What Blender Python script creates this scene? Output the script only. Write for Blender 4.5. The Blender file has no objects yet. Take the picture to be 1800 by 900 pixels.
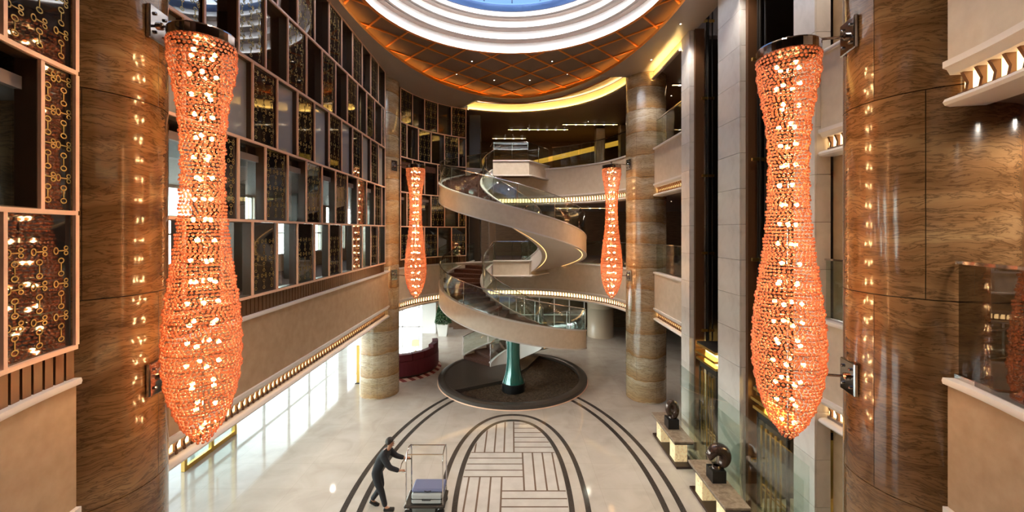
import bpy, bmesh, math, random
from math import sin, cos, pi, radians as R, sqrt, atan2
from mathutils import Vector, Matrix
random.seed(7)
scene = bpy.context.scene
C = scene.collection

# ------------------------------------------------------------------ camera
cam_d = bpy.data.cameras.new('camera'); cam = bpy.data.objects.new('camera', cam_d); C.objects.link(cam)
cam.location = (0, 0, 7.0); cam.rotation_euler = (R(90), 0, 0)
cam_d.sensor_width = 36.0; cam_d.lens = 14.0; cam_d.shift_y = -44/1800; cam_d.clip_start = 0.05; cam_d.clip_end = 500
scene.camera = cam

# ------------------------------------------------------------------ view / exposure
vs = scene.view_settings
vs.view_transform = 'Standard'; vs.look = 'None'; vs.gamma = 1.0; vs.use_curve_mapping = False
vs.exposure = 0.85
cy = scene.cycles
cy.use_denoising = True; cy.max_bounces = 6; cy.diffuse_bounces = 3; cy.glossy_bounces = 4
cy.transmission_bounces = 4; cy.transparent_max_bounces = 10; cy.use_adaptive_sampling = True; cy.adaptive_threshold = 0.08; cy.adaptive_min_samples = 16
cy.caustics_reflective = False; cy.caustics_refractive = False; cy.sample_clamp_indirect = 6.0

# ------------------------------------------------------------------ world: pale day sky
world = bpy.data.worlds.new('sky'); scene.world = world; world.use_nodes = True
nt = world.node_tree; nt.nodes.clear()
tc = nt.nodes.new('ShaderNodeTexCoord'); sx = nt.nodes.new('ShaderNodeSeparateXYZ')
rp = nt.nodes.new('ShaderNodeValToRGB'); bg = nt.nodes.new('ShaderNodeBackground'); wo = nt.nodes.new('ShaderNodeOutputWorld')
rp.color_ramp.elements[0].position = 0.0; rp.color_ramp.elements[0].color = (1.5, 1.5, 1.5, 1)
rp.color_ramp.elements[1].position = 0.49; rp.color_ramp.elements[1].color = (0.024, 0.044, 0.080, 1)
e = rp.color_ramp.elements.new(0.36); e.color = (0.70, 0.74, 0.80, 1)
e = rp.color_ramp.elements.new(0.95); e.color = (0.020, 0.038, 0.080, 1)
nt.links.new(tc.outputs['Generated'], sx.inputs[0]); nt.links.new(sx.outputs['Z'], rp.inputs[0])
nt.links.new(rp.outputs[0], bg.inputs[0]); nt.links.new(bg.outputs[0], wo.inputs[0])
bg.inputs[1].default_value = 9.0

def portal(loc, rot, sx_, sy_):
    d = bpy.data.lights.new('sky_portal', 'AREA'); d.shape = 'RECTANGLE'; d.size = sx_; d.size_y = sy_
    d.cycles.is_portal = True
    o = bpy.data.objects.new('sky_portal', d); C.objects.link(o); o.location = loc; o.rotation_euler = rot
portal((0, 10.9, 15.6), (0, 0, 0), 7.4, 7.4)
portal((-10.35, 13.0, 1.7), (0, R(-90), 0), 3.4, 22)
portal((-10.35, 13.0, 7.1), (0, R(-90), 0), 2.6, 22)
portal((-7.4, 28.9, 1.7), (R(-90), 0, 0), 4.0, 3.4)

# ------------------------------------------------------------------ helpers
def tag(o, label=None, cat=None, group=None, kind=None):
    if label: o['label'] = label
    if cat: o['category'] = cat
    if group: o['group'] = group
    if kind: o['kind'] = kind
    return o
def link(o, parent=None):
    C.objects.link(o)
    if parent is not None: o.parent = parent
    return o
def empty(name, loc=(0, 0, 0), rz=0, parent=None):
    o = bpy.data.objects.new(name, None); o.location = loc; o.rotation_euler = (0, 0, rz); o.empty_display_size = .2
    return link(o, parent)
def me(name, v, f, mat, smooth=False):
    m = bpy.data.meshes.new(name); m.from_pydata([tuple(p) for p in v], [], f)
    if mat: m.materials.append(mat)
    if smooth:
        m.polygons.foreach_set('use_smooth', [True]*len(m.polygons))
    m.update(); return m
def ob(name, m, parent=None, loc=(0, 0, 0), rz=0, rot=None):
    o = bpy.data.objects.new(name, m); o.location = loc
    o.rotation_euler = rot if rot else (0, 0, rz)
    return link(o, parent)
class MB:
    def __init__(s): s.v = []; s.f = []
    def add(s, v, f):
        n = len(s.v); s.v += [tuple(p) for p in v]; s.f += [tuple(i+n for i in q) for q in f]; return s
    def box(s, x0, x1, y0, y1, z0, z1):
        return s.add([(x0,y0,z0),(x1,y0,z0),(x1,y1,z0),(x0,y1,z0),(x0,y0,z1),(x1,y0,z1),(x1,y1,z1),(x0,y1,z1)],
                     [(0,3,2,1),(4,5,6,7),(0,1,5,4),(1,2,6,5),(2,3,7,6),(3,0,4,7)])
    def cbox(s, x0, x1, y0, y1, z0, z1, b):   # chamfered box
        vs_ = []
        for z, i in ((z0,b),(z0+b,0),(z1-b,0),(z1,b)):
            vs_ += [(x0+i+ (b if i==0 else 0),y0+i,z),(x1-i-(b if i==0 else 0),y0+i,z),(x1-i,y0+i+(b if i==0 else 0),z),(x1-i,y1-i-(b if i==0 else 0),z),
                    (x1-i-(b if i==0 else 0),y1-i,z),(x0+i+(b if i==0 else 0),y1-i,z),(x0+i,y1-i-(b if i==0 else 0),z),(x0+i,y0+i+(b if i==0 else 0),z)]
        fs = [tuple(range(7,-1,-1)), tuple(range(24,32))]
        for k in range(3):
            for j in range(8):
                a = k*8+j; c = k*8+(j+1)%8
                fs.append((a, c, c+8, a+8))
        return s.add(vs_, fs)
    def tube(s, pts, rad, seg=8, cap=True, closed=False):
        pts = [Vector(p) for p in pts]; n = len(pts)
        if not hasattr(rad, '__len__'): rad = [rad]*n
        base = len(s.v); up = None; rings = []
        for i, p in enumerate(pts):
            if closed: t = (pts[(i+1) % n]-pts[i-1]).normalized()
            else: t = (pts[min(i+1, n-1)]-pts[max(i-1, 0)]).normalized()
            if up is None:
                up = Vector((0,0,1)) if abs(t.z) < .9 else Vector((1,0,0))
            u = (up - t*up.dot(t))
            if u.length < 1e-5: u = t.orthogonal()
            u.normalize(); up = u; w = t.cross(u)
            rings.append([p + u*(rad[i]*cos(2*pi*k/seg)) + w*(rad[i]*sin(2*pi*k/seg)) for k in range(seg)])
        vv = [q for r_ in rings for q in r_]; ff = []
        for i in range(n if closed else n-1):
            j = (i+1) % n
            for k in range(seg):
                l = (k+1) % seg
                ff.append((i*seg+k, i*seg+l, j*seg+l, j*seg+k))
        if cap and not closed:
            ff.append(tuple(range(seg-1, -1, -1))); ff.append(tuple((n-1)*seg+k for k in range(seg)))
        return s.add(vv, ff)
    def lathe(s, prof, seg=24, c=(0,0,0), a0=0, a1=2*pi):
        full = abs(a1-a0-2*pi) < 1e-6; ns = seg if full else seg+1
        vv = []; ff = []
        for r_, z in prof:
            for k in range(ns):
                a = a0+(a1-a0)*k/seg; vv.append((c[0]+r_*cos(a), c[1]+r_*sin(a), c[2]+z))
        for i in range(len(prof)-1):
            for k in range(seg):
                l = (k+1) % ns
                ff.append((i*ns+k, i*ns+l, (i+1)*ns+l, (i+1)*ns+k))
        return s.add(vv, ff)
    def prism(s, poly, z0, z1):
        n = len(poly)
        return s.add([(x,y,z0) for x,y in poly]+[(x,y,z1) for x,y in poly],
                     [tuple(range(n-1,-1,-1)), tuple(range(n,2*n))]+[(i,(i+1)%n,n+(i+1)%n,n+i) for i in range(n)])
    def mesh(s, name, mat, smooth=False): return me(name, s.v, s.f, mat, smooth)
    def build(s, name, mat, parent=None, smooth=False, **k): return ob(name, s.mesh(name, mat, smooth), parent, **k)
def autosmooth(o, ang=40):
    m = o.data
    m.polygons.foreach_set('use_smooth', [True]*len(m.polygons))
    bm = bmesh.new(); bm.from_mesh(m)
    for e_ in bm.edges:
        if len(e_.link_faces) == 2 and e_.calc_face_angle(0) > R(ang): e_.smooth = False
    bm.to_mesh(m); bm.free(); return o

def arc(cx, cy_, r, a0, a1, n):
    return [(cx+r*cos(R(a0+(a1-a0)*i/n)), cy_+r*sin(R(a0+(a1-a0)*i/n))) for i in range(n+1)]
def normals(path):   # left-hand normals (outward, away from the void, for clockwise paths), mitred
    n = len(path); out = []
    for i in range(n):
        ns = []
        for a, b in ((i-1, i), (i, i+1)):
            if a >= 0 and b < n:
                dx, dy = path[b][0]-path[a][0], path[b][1]-path[a][1]; l = sqrt(dx*dx+dy*dy) or 1
                ns.append((-dy/l, dx/l))
        mx = sum(q[0] for q in ns)/len(ns); my = sum(q[1] for q in ns)/len(ns); l2 = mx*mx+my*my
        out.append((mx/l2, my/l2))
    return out
def sweep(path, prof, closed=True, mb=None):
    mb = mb or MB(); nn = normals(path); k = len(prof); v = []; f = []
    for (x, y), (nx, ny) in zip(path, nn):
        for o_, z in prof: v.append((x+nx*o_, y+ny*o_, z))
    for i in range(len(path)-1):
        for j in range(k if closed else k-1):
            l = (j+1) % k
            f.append((i*k+j, i*k+l, (i+1)*k+l, (i+1)*k+j))
    if closed:
        f.append(tuple(range(k-1, -1, -1))); f.append(tuple((len(path)-1)*k+j for j in range(k)))
    return mb.add(v, f)
def along(path, step, start=0.0):
    out = []; acc = start
    for (x0, y0), (x1, y1) in zip(path, path[1:]):
        l = sqrt((x1-x0)**2+(y1-y0)**2); 
        while acc < l:
            t = acc/l; out.append((x0+(x1-x0)*t, y0+(y1-y0)*t, atan2(y1-y0, x1-x0))); acc += step
        acc -= l
    return out

# ------------------------------------------------------------------ materials
def mat(name, col, rough=.5, metal=0.0, spec=.5, emit=None, es=0.0, coat=0.0):
    m = bpy.data.materials.new(name); m.use_nodes = True
    b = m.node_tree.nodes['Principled BSDF']
    b.inputs['Base Color'].default_value = (*col, 1); b.inputs['Roughness'].default_value = rough
    b.inputs['Metallic'].default_value = metal; b.inputs['Specular IOR Level'].default_value = spec
    b.inputs['Coat Weight'].default_value = coat; b.inputs['Coat Roughness'].default_value = .05
    if emit: b.inputs['Emission Color'].default_value = (*emit, 1); b.inputs['Emission Strength'].default_value = es
    return m
def N(m, t, **k):
    n = m.node_tree.nodes.new(t)
    for a, b in k.items(): setattr(n, a, b)
    return n
def noise_col(m, cols, scale=3.0, stretch=(1,1,1), detail=6, dist=0.0, rough=.55, coord='Object', bump=0.0, poss=None):
    T = m.node_tree; b = T.nodes['Principled BSDF']
    t = N(m, 'ShaderNodeTexCoord'); mp = N(m, 'ShaderNodeMapping'); mp.inputs['Scale'].default_value = stretch
    n = N(m, 'ShaderNodeTexNoise'); n.inputs['Scale'].default_value = scale; n.inputs['Detail'].default_value = detail
    n.inputs['Roughness'].default_value = rough; n.inputs['Distortion'].default_value = dist
    r_ = N(m, 'ShaderNodeValToRGB'); el = r_.color_ramp.elements
    poss = poss or [.3+.4*i/(len(cols)-1) for i in range(len(cols))]
    while len(el) < len(cols): el.new(.5)
    for e_, p, c_ in zip(el, poss, cols): e_.position = p
    for i, c_ in enumerate(cols): el[i].color = (*c_, 1)
    T.links.new(t.outputs[coord], mp.inputs[0]); T.links.new(mp.outputs[0], n.inputs['Vector'])
    T.links.new(n.outputs['Fac'], r_.inputs[0]); T.links.new(r_.outputs[0], b.inputs['Base Color'])
    if bump:
        bp = N(m, 'ShaderNodeBump'); bp.inputs['Strength'].default_value = bump; bp.inputs['Distance'].default_value = .01
        T.links.new(n.outputs['Fac'], bp.inputs['Height']); T.links.new(bp.outputs[0], b.inputs['Normal'])
    return m
def glass(name, tint, refl=1.0, ior=1.5, rough=0.0):
    m = bpy.data.materials.new(name); m.use_nodes = True; T = m.node_tree; T.nodes.clear()
    o = T.nodes.new('ShaderNodeOutputMaterial'); mx = T.nodes.new('ShaderNodeMixShader')
    tr = T.nodes.new('ShaderNodeBsdfTransparent'); gl = T.nodes.new('ShaderNodeBsdfGlossy'); fr = T.nodes.new('ShaderNodeLayerWeight')
    tr.inputs[0].default_value = (*tint, 1); gl.inputs['Color'].default_value = (1,1,1,1); gl.inputs['Roughness'].default_value = rough
    fr.inputs[0].default_value = .5
    pw = T.nodes.new('ShaderNodeMath'); pw.operation = 'POWER'; pw.inputs[1].default_value = 4.5
    ml = T.nodes.new('ShaderNodeMath'); ml.operation = 'MULTIPLY_ADD'; ml.inputs[1].default_value = .8; ml.inputs[2].default_value = .045*refl; ml.use_clamp = True
    T.links.new(fr.outputs['Facing'], pw.inputs[0]); T.links.new(pw.outputs[0], ml.inputs[0]); T.links.new(ml.outputs[0], mx.inputs[0])
    T.links.new(tr.outputs[0], mx.inputs[1]); T.links.new(gl.outputs[0], mx.inputs[2]); T.links.new(mx.outputs[0], o.inputs[0])
    return m
def emis(name, col, s):
    m = bpy.data.materials.new(name); m.use_nodes = True; T = m.node_tree; T.nodes.clear()
    o = T.nodes.new('ShaderNodeOutputMaterial'); e_ = T.nodes.new('ShaderNodeEmission')
    e_.inputs[0].default_value = (*col, 1); e_.inputs[1].default_value = s; T.links.new(e_.outputs[0], o.inputs[0]); return m

M = {}
M['fascia'] = noise_col(mat('beige_fascia', (.5,.36,.24), .5), [(.40,.27,.165), (.48,.34,.22)], 5, detail=8)
M['fascia_daylit'] = noise_col(mat('daylit_fascia', (.62,.53,.43), .5), [(.58,.49,.39), (.66,.57,.47)], 5, detail=8)  # the beige fascia again, its colour lightened for the daylight on it
M['stairstone_daylit'] = noise_col(mat('stair_stone_daylit', (.70,.58,.46), .5), [(.66,.54,.42), (.74,.62,.50)], 6, detail=8)  # beige stair stone with the daylight falling on it put into the colour
M['white'] = mat('white_trim', (.74,.69,.66), .4)
M['plaster'] = mat('stair_soffit', (.72,.65,.60), .55)
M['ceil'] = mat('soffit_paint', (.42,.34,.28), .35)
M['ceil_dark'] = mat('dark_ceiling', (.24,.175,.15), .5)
M['lattice_ceil'] = mat('lattice_ceiling', (.19,.13,.095), .5)
M['orange'] = mat('orange_copper', (.85,.30,.05), .35, .2)
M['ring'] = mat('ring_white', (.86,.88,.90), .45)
M['ring_shadow'] = mat('ring_soffit', (.07,.045,.035), .6)  # ring undersides painted dark to draw the shadow lines between steps
M['copper'] = mat('copper_frame', (.92,.58,.42), .35, 0)
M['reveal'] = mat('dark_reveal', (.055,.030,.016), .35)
M['slat'] = mat('bronze_slat', (.14,.065,.03), .35, .3)
M['slat_gap'] = mat('slat_backing', (.012,.007,.005), .6)
M['gold'] = mat('gold', (.78,.50,.14), .28, 1.0)
M['filigree'] = mat('filigree_gold', (.40,.29,.09), .45, .5)
M['dark_glass'] = mat('dark_glass', (.010,.009,.010), .03, 0, .6, coat=.6)
M['clear'] = glass('clear_glass', (.80,.83,.82), 2.2)
M['spandrel'] = mat('spandrel_glass', (.42,.42,.41), .06, 0, .6, coat=.5)
M['rail_glass'] = glass('balustrade_glass', (.86,.92,.89), 1.3)
M['screen_glass'] = glass('screen_glass', (.90,.94,.92), 1.3)
M['smoke_glass'] = glass('smoke_glass', (.52,.50,.48), 1.8)
M['steel'] = mat('polished_steel', (.62,.60,.58), .12, 1.0)
M['chrome'] = mat('dark_chrome', (.42,.36,.32), .10, 1.0)
M['darksteel'] = mat('dark_steel', (.05,.042,.036), .4, .5)
M['bronze'] = mat('bronze', (.075,.045,.035), .22, .6, coat=.5)
M['black'] = mat('black_stone', (.008,.008,.009), .3)
M['pool_stone'] = noise_col(mat('pool_stone', (.06,.05,.045), .3), [(.040,.032,.027), (.075,.060,.050)], 60, detail=2)
M['gravel'] = noise_col(mat('gravel', (.1,.07,.05), .8), [(.05,.034,.022), (.13,.09,.06)], 9, detail=2)
M['teal'] = mat('teal_lacquer', (.010,.13,.11), .12, .25, coat=.8)
M['carpet'] = noise_col(mat('stair_carpet', (.10,.035,.02), .9), [(.07,.025,.015), (.13,.05,.03)], 12)
M['maroon'] = mat('maroon_velvet', (.10,.004,.012), .7)
M['brownwall'] = noise_col(mat('brown_wall', (.14,.07,.035), .35), [(.10,.048,.024), (.18,.095,.05)], 2, (1,1,6))
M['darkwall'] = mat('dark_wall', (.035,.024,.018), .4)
M['tan'] = noise_col(mat('tan_stone', (.36,.25,.15), .3), [(.32,.22,.13), (.40,.28,.17)], 4)
M['cream'] = mat('cream_stone', (.58,.47,.35), .25)
M['pil'] = noise_col(mat('pale_stone', (.6,.57,.53), .25), [(.60,.57,.54), (.70,.67,.64), (.74,.71,.68)], 2.2, (1,1,1), 8, .6)
M['cove'] = emis('cove_light', (1.0,.68,.24), 62.0)
M['cove_orange'] = emis('orange_cove', (1.0,.36,.06), 8.0)
M['strip'] = emis('warm_strip', (1.0,.62,.26), 2.6)
M['strip_gold'] = emis('gold_strip', (1.0,.66,.18), 3.0)
M['strip_white'] = emis('ring_strip', (1.0,.96,.91), 25.0)
M['bulb'] = emis('bulb', (1.0,.64,.27), 50.0)
M['lamp_disc'] = emis('downlight_disc', (1.0,.85,.65), 5.0)
M['shade'] = emis('lamp_shade', (1.0,.70,.25), 1.4)
M['green'] = noise_col(mat('leaf', (.03,.1,.03), .6), [(.010,.045,.014), (.05,.14,.04)], 14)
M['skyframe'] = mat('skylight_steel', (.05,.10,.22), .4, .3)
M['skyglass'] = glass('skylight_glass', (.95,.97,1.0), .6)
M['suit'] = mat('dark_suit', (.012,.012,.016), .8)
M['skin'] = mat('skin', (.45,.22,.13), .5)
M['hair'] = mat('dark_hair', (.02,.012,.01), .6)
M['bag_grey'] = mat('grey_case', (.42,.44,.44), .5)
M['bag_blue'] = mat('blue_bag', (.14,.16,.28), .6)
M['whitewall'] = mat('white_wall', (.80,.79,.76), .4)
M['seatdark'] = mat('dark_leather', (.03,.025,.025), .4)
M['rug'] = mat('rug', (.4,.12,.08), .9)

# glossy banded travertine for the big round columns
def travertine(name, lo, mid, hi, vein, band=None):
    m = mat(name, mid, .16, 0, .5, coat=.35); T = m.node_tree; b = T.nodes['Principled BSDF']
    t = N(m, 'ShaderNodeTexCoord'); mp = N(m, 'ShaderNodeMapping'); mp.inputs['Scale'].default_value = (.25,.25,1.5)
    n1 = N(m, 'ShaderNodeTexNoise'); n1.inputs['Scale'].default_value = 1.5; n1.inputs['Detail'].default_value = 10; n1.inputs['Distortion'].default_value = .7
    n1.inputs['Roughness'].default_value = .62
    r1 = N(m, 'ShaderNodeValToRGB'); el = r1.color_ramp.elements
    el[0].position = .28; el[0].color = (*lo, 1); el[1].position = .72; el[1].color = (*hi, 1); e_ = el.new(.5); e_.color = (*mid, 1)
    mp2 = N(m, 'ShaderNodeMapping'); mp2.inputs['Scale'].default_value = (1.0,1.0,6.5)
    n2 = N(m, 'ShaderNodeTexNoise'); n2.inputs['Scale'].default_value = 2.6; n2.inputs['Detail'].default_value = 8; n2.inputs['Distortion'].default_value = .6; n2.inputs['Roughness'].default_value = .6
    r2 = N(m, 'ShaderNodeValToRGB'); e2 = r2.color_ramp.elements
    e2[0].position = .455; e2[0].color = (0,0,0,1); e2[1].position = .545; e2[1].color = (0,0,0,1); e_ = e2.new(.50); e_.color = (1,1,1,1)
    mx = N(m, 'ShaderNodeMixRGB'); mx.inputs[2].default_value = (*vein, 1)
    sc = N(m, 'ShaderNodeMath', operation='MULTIPLY'); sc.inputs[1].default_value = .65
    L = T.links.new
    wn = N(m, 'ShaderNodeTexNoise'); wn.inputs['Scale'].default_value = 1.1; wn.inputs['Detail'].default_value = 3
    ws = N(m, 'ShaderNodeVectorMath', operation='SUBTRACT'); ws.inputs[1].default_value = (.5,.5,.5)
    wm = N(m, 'ShaderNodeVectorMath', operation='MULTIPLY'); wm.inputs[1].default_value = (.3,.3,.42)
    wa = N(m, 'ShaderNodeVectorMath', operation='ADD')
    L(t.outputs['Object'], wn.inputs['Vector']); L(wn.outputs['Color'], ws.inputs[0]); L(ws.outputs[0], wm.inputs[0]); L(wm.outputs[0], wa.inputs[1]); L(t.outputs['Object'], wa.inputs[0])
    L(wa.outputs[0], mp.inputs[0]); L(wa.outputs[0], mp2.inputs[0]); L(mp.outputs[0], n1.inputs['Vector']); L(mp2.outputs[0], n2.inputs['Vector'])
    L(n1.outputs['Fac'], r1.inputs[0]); L(n2.outputs['Fac'], r2.inputs[0]); L(r2.outputs[0], sc.inputs[0]); L(sc.outputs[0], mx.inputs[0])
    if band:
        sp = N(m, 'ShaderNodeSeparateXYZ'); L(wa.outputs[0], sp.inputs[0])
        dv = N(m, 'ShaderNodeMath', operation='MULTIPLY'); dv.inputs[1].default_value = 1/.92; fc = N(m, 'ShaderNodeMath', operation='FRACT')
        r3 = N(m, 'ShaderNodeValToRGB'); e3 = r3.color_ramp.elements; e3[0].position = 0; e3[0].color = (.85,.85,.85,1); e3[1].position = 1; e3[1].color = (0,0,0,1); q_ = e3.new(.42); q_.color = (.12,.12,.12,1)
        m3 = N(m, 'ShaderNodeMixRGB'); m3.inputs[2].default_value = (*band, 1)
        L(sp.outputs['Z'], dv.inputs[0]); L(dv.outputs[0], fc.inputs[0]); L(fc.outputs[0], r3.inputs[0]); L(r3.outputs[0], m3.inputs[0]); L(r1.outputs[0], m3.inputs[1]); L(m3.outputs[0], mx.inputs[1])
    else: L(r1.outputs[0], mx.inputs[1])
    L(mx.outputs[0], b.inputs['Base Color'])
    return m
M['trav'] = travertine('travertine', (.11,.050,.018), (.23,.115,.045), (.36,.21,.095), (.045,.020,.008))
M['trav_far'] = travertine('travertine_banded', (.34,.22,.11), (.44,.34,.22), (.56,.49,.39), (.16,.10,.055), (.36,.18,.055))

# polished floor marble
def marble(name, a, b_, c_):
    m = mat(name, a, .07, 0, .5); T = m.node_tree; b = T.nodes['Principled BSDF']; L = T.links.new
    t = N(m, 'ShaderNodeTexCoord')
    n1 = N(m, 'ShaderNodeTexNoise'); n1.inputs['Scale'].default_value = 1.3; n1.inputs['Detail'].default_value = 9; n1.inputs['Distortion'].default_value = .8
    r1 = N(m, 'ShaderNodeValToRGB'); el = r1.color_ramp.elements
    el[0].position = .32; el[0].color = (*a, 1); el[1].position = .7; el[1].color = (*c_, 1); e_ = el.new(.5); e_.color = (*b_, 1)
    br = N(m, 'ShaderNodeTexBrick'); br.offset = 0.0; br.inputs['Scale'].default_value = 1.0
    br.inputs['Brick Width'].default_value = 1.2; br.inputs['Row Height'].default_value = 1.2; br.inputs['Mortar Size'].default_value = .004
    br.inputs['Color1'].default_value = (1,1,1,1); br.inputs['Color2'].default_value = (.93,.93,.93,1); br.inputs['Mortar'].default_value = (.8,.78,.75,1)
    mx = N(m, 'ShaderNodeMixRGB', blend_type='MULTIPLY'); mx.inputs[0].default_value = 1
    L(t.outputs['Object'], n1.inputs['Vector']); L(t.outputs['Object'], br.inputs['Vector']); L(n1.outputs['Fac'], r1.inputs[0])
    L(r1.outputs[0], mx.inputs[1]); L(br.outputs['Color'], mx.inputs[2]); L(mx.outputs[0], b.inputs['Base Color'])
    return m
M['floor'] = marble('floor_marble', (.48,.425,.365), (.53,.475,.415), (.57,.52,.465))
M['inlay_light'] = noise_col(mat('inlay_pale', (.55,.51,.46), .08), [(.50,.46,.42), (.60,.56,.52)], 2.5, detail=6)
M['inlay_brown'] = mat('inlay_brown', (.17,.115,.085), .12)
M['inlay_dark'] = noise_col(mat('inlay_dark', (.05,.042,.038), .12), [(.022,.018,.016), (.085,.07,.062)], 90, detail=2)

# chandelier beads: orange glass that scatters and passes the bulbs' light
def bead_mat():
    m = bpy.data.materials.new('orange_glass_bead'); m.use_nodes = True; T = m.node_tree; T.nodes.clear(); L = T.links.new
    o = T.nodes.new('ShaderNodeOutputMaterial')
    tr = T.nodes.new('ShaderNodeBsdfTransparent'); tr.inputs[0].default_value = (1.0,.60,.42,1)
    tl = T.nodes.new('ShaderNodeBsdfTranslucent'); tl.inputs[0].default_value = (.95,.40,.21,1)
    df = T.nodes.new('ShaderNodeBsdfDiffuse'); df.inputs[0].default_value = (.78,.30,.18,1)
    gl = T.nodes.new('ShaderNodeBsdfGlossy'); gl.inputs['Roughness'].default_value = .12; gl.inputs[0].default_value = (1,.86,.78,1)
    a = T.nodes.new('ShaderNodeMixShader'); a.inputs[0].default_value = .45
    b = T.nodes.new('ShaderNodeMixShader'); b.inputs[0].default_value = .40
    c = T.nodes.new('ShaderNodeMixShader'); fr = T.nodes.new('ShaderNodeLayerWeight'); fr.inputs[0].default_value = .22
    L(tl.outputs[0], a.inputs[1]); L(df.outputs[0], a.inputs[2]); L(a.outputs[0], b.inputs[1]); L(tr.outputs[0], b.inputs[2])
    L(b.outputs[0], c.inputs[1]); L(gl.outputs[0], c.inputs[2]); L(fr.outputs['Facing'], c.inputs[0]); L(c.outputs[0], o.inputs[0])
    return m
M['bead'] = bead_mat()

# ------------------------------------------------------------------ plan of the atrium
FX, FY0, FY1, FR, NR = 5.15, 5.3, 16.5, 5.2, 4.97      # half width, near and far arc centres, radii
L2, L3, TOP = 5.35, 10.35, 13.45                         # ledges of the two galleries, top of the screens
X0, X1, Y0, Y1 = -10.4, 12.5, -7.0, 29.0                 # outer shell

def outer_hit(cx, cy_, dx, dy):
    t = 1e9
    if dx > 1e-6: t = min(t, (X1-cx)/dx)
    if dx < -1e-6: t = min(t, (X0-cx)/dx)
    if dy > 1e-6: t = min(t, (Y1-cy_)/dy)
    if dy < -1e-6: t = min(t, (Y0-cy_)/dy)
    return (cx+dx*t, cy_+dy*t)
def slab_ring(r_off=0.12):
    inn, out = [], []
    for a in range(180, -1, -3):
        d = (cos(R(a)), sin(R(a))); inn.append((d[0]*(FR+r_off), FY1+d[1]*(FR+r_off))); out.append(outer_hit(0, FY1, *d))
    for y in (16.3, 13.45): inn.append((5.9, y)); out.append((X1, y))
    for y in (13.4, 7.5): inn.append((8.3, y)); out.append((X1, y))
    for y in (7.45, 6.0): inn.append((5.9, y)); out.append((X1, y))
    for a in range(0, -181, -3):
        d = (cos(R(a)), sin(R(a))); inn.append((d[0]*(NR+r_off), FY0+d[1]*(NR+r_off))); out.append(outer_hit(0, FY0, *d))
    inn.append((-FX-r_off, FY0+.5)); out.append((X0, FY0+.5)); inn.append((-FX-r_off, FY1-.2)); out.append((X0, FY1-.2))
    inn.append(inn[0]); out.append(out[0]); return inn, out
def slab(name, z0, z1, m, label, parent=None):
    inn, out = slab_ring(); v = []; f = []
    for (a, b), (c, d) in zip(inn, out): v += [(a,b,z0),(a,b,z1),(c,d,z1),(c,d,z0)]
    for i in range(len(inn)-1):
        for j in range(4):
            l = (j+1) % 4; f.append((4*i+j, 4*i+l, 4*i+4+l, 4*i+4+j))
    o = ob(name, me(name, v, f, m), parent)
    if label: tag(o, label, None, None, 'structure')
    return o

# ------------------------------------------------------------------ floor with its inlays
floor = MB().box(-40, X1, Y0, 45, -.3, 0).build('floor', M['floor']); tag(floor, 'polished cream marble lobby floor with dark inlaid ovals', kind='structure')
def oval(a, b, n, t):
    s_, c_ = sin(t), cos(t)
    return (a*math.copysign(abs(c_)**(2/n), c_), 10.98+b*math.copysign(abs(s_)**(2/n), s_))
def oval_band(a, b, n, w, t0, t1, m, seg=120):
    v = []; f = []
    for i in range(seg+1):
        t = t0+(t1-t0)*i/seg
        for q in (0, w):
            x, y = oval(a+q, b+q, n, t); v.append((x+.03, y, .0)); v.append((x+.03, y, .004))
    for i in range(seg):
        k = 4*i; f += [(k+1,k+5,k+7,k+3), (k,k+4,k+5,k+1), (k+2,k+3,k+7,k+6)]
    return ob('inlay_band', me('inlay_band', v, f, m), floor)
oval_band(1.44, 3.66, 2.25, .14, 0, 2*pi, M['inlay_dark'])
oval_band(1.85, 4.10, 2.25, .14, 0, 2*pi, M['inlay_dark'])
oval_band(3.80, 6.95, 2.0, .15, 0, 2*pi, M['inlay_dark'], 160)
oval_band(4.22, 7.35, 2.0, .15, 0, 2*pi, M['inlay_dark'], 160)
# pale basket-weave slabs between brown strips, clipped to the inner oval (a pinwheel about a small square)
def inside(x, y): return (abs((x-.03)/1.42)**2.25 + abs((y-10.98)/3.64)**2.25) < 1
def clip_rect(x0, x1, y0, y1):
    n = 24; pts = []
    per = [(x0+(x1-x0)*i/n, y0) for i in range(n)]+[(x1, y0+(y1-y0)*i/n) for i in range(n)]+[(x1-(x1-x0)*i/n, y1) for i in range(n)]+[(x0, y1-(y1-y0)*i/n) for i in range(n)]
    ins = [p for p in per if inside(*p)]
    if len(ins) < 3: return None
    if len(ins) == len(per): return [(x0,y0),(x1,y0),(x1,y1),(x0,y1)]
    cx = sum(p[0] for p in ins)/len(ins); cy_ = sum(p[1] for p in ins)/len(ins)
    out = []
    for p in per:
        if inside(*p): out.append(p)
        else:
            lo, hi = 0.0, 1.0
            for _ in range(14):
                md = (lo+hi)/2; q = (cx+(p[0]-cx)*md, cy_+(p[1]-cy_)*md)
                if inside(*q): lo = md
                else: hi = md
            out.append((cx+(p[0]-cx)*lo, cy_+(p[1]-cy_)*lo))
    return out
base = []
for i in range(96):
    x, y = oval(1.42, 3.64, 2.25, 2*pi*i/96); base.append((x+.03, y))
MB().prism(base, 0, .0015).build('inlay_bed', M['inlay_brown'], floor)
U = .31; G = .024; CX, CY = .02, 11.03
def weave(x0, x1, y0, y1, vert):
    k = x0 if vert else y0; e_ = x1 if vert else y1
    while k < e_-.05:
        p = clip_rect(k+G, k+U-G, y0+G, y1-G) if vert else clip_rect(x0+G, x1-G, k+G, k+U-G)
        if p: MB().prism(p, 0, .0035).build('inlay_slab', M['inlay_light'], floor)
        k += U
p = clip_rect(CX-U+G, CX+U-G, CY-U+G, CY+U-G); MB().prism(p, 0, .0035).build('inlay_slab', M['inlay_light'], floor)
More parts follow.
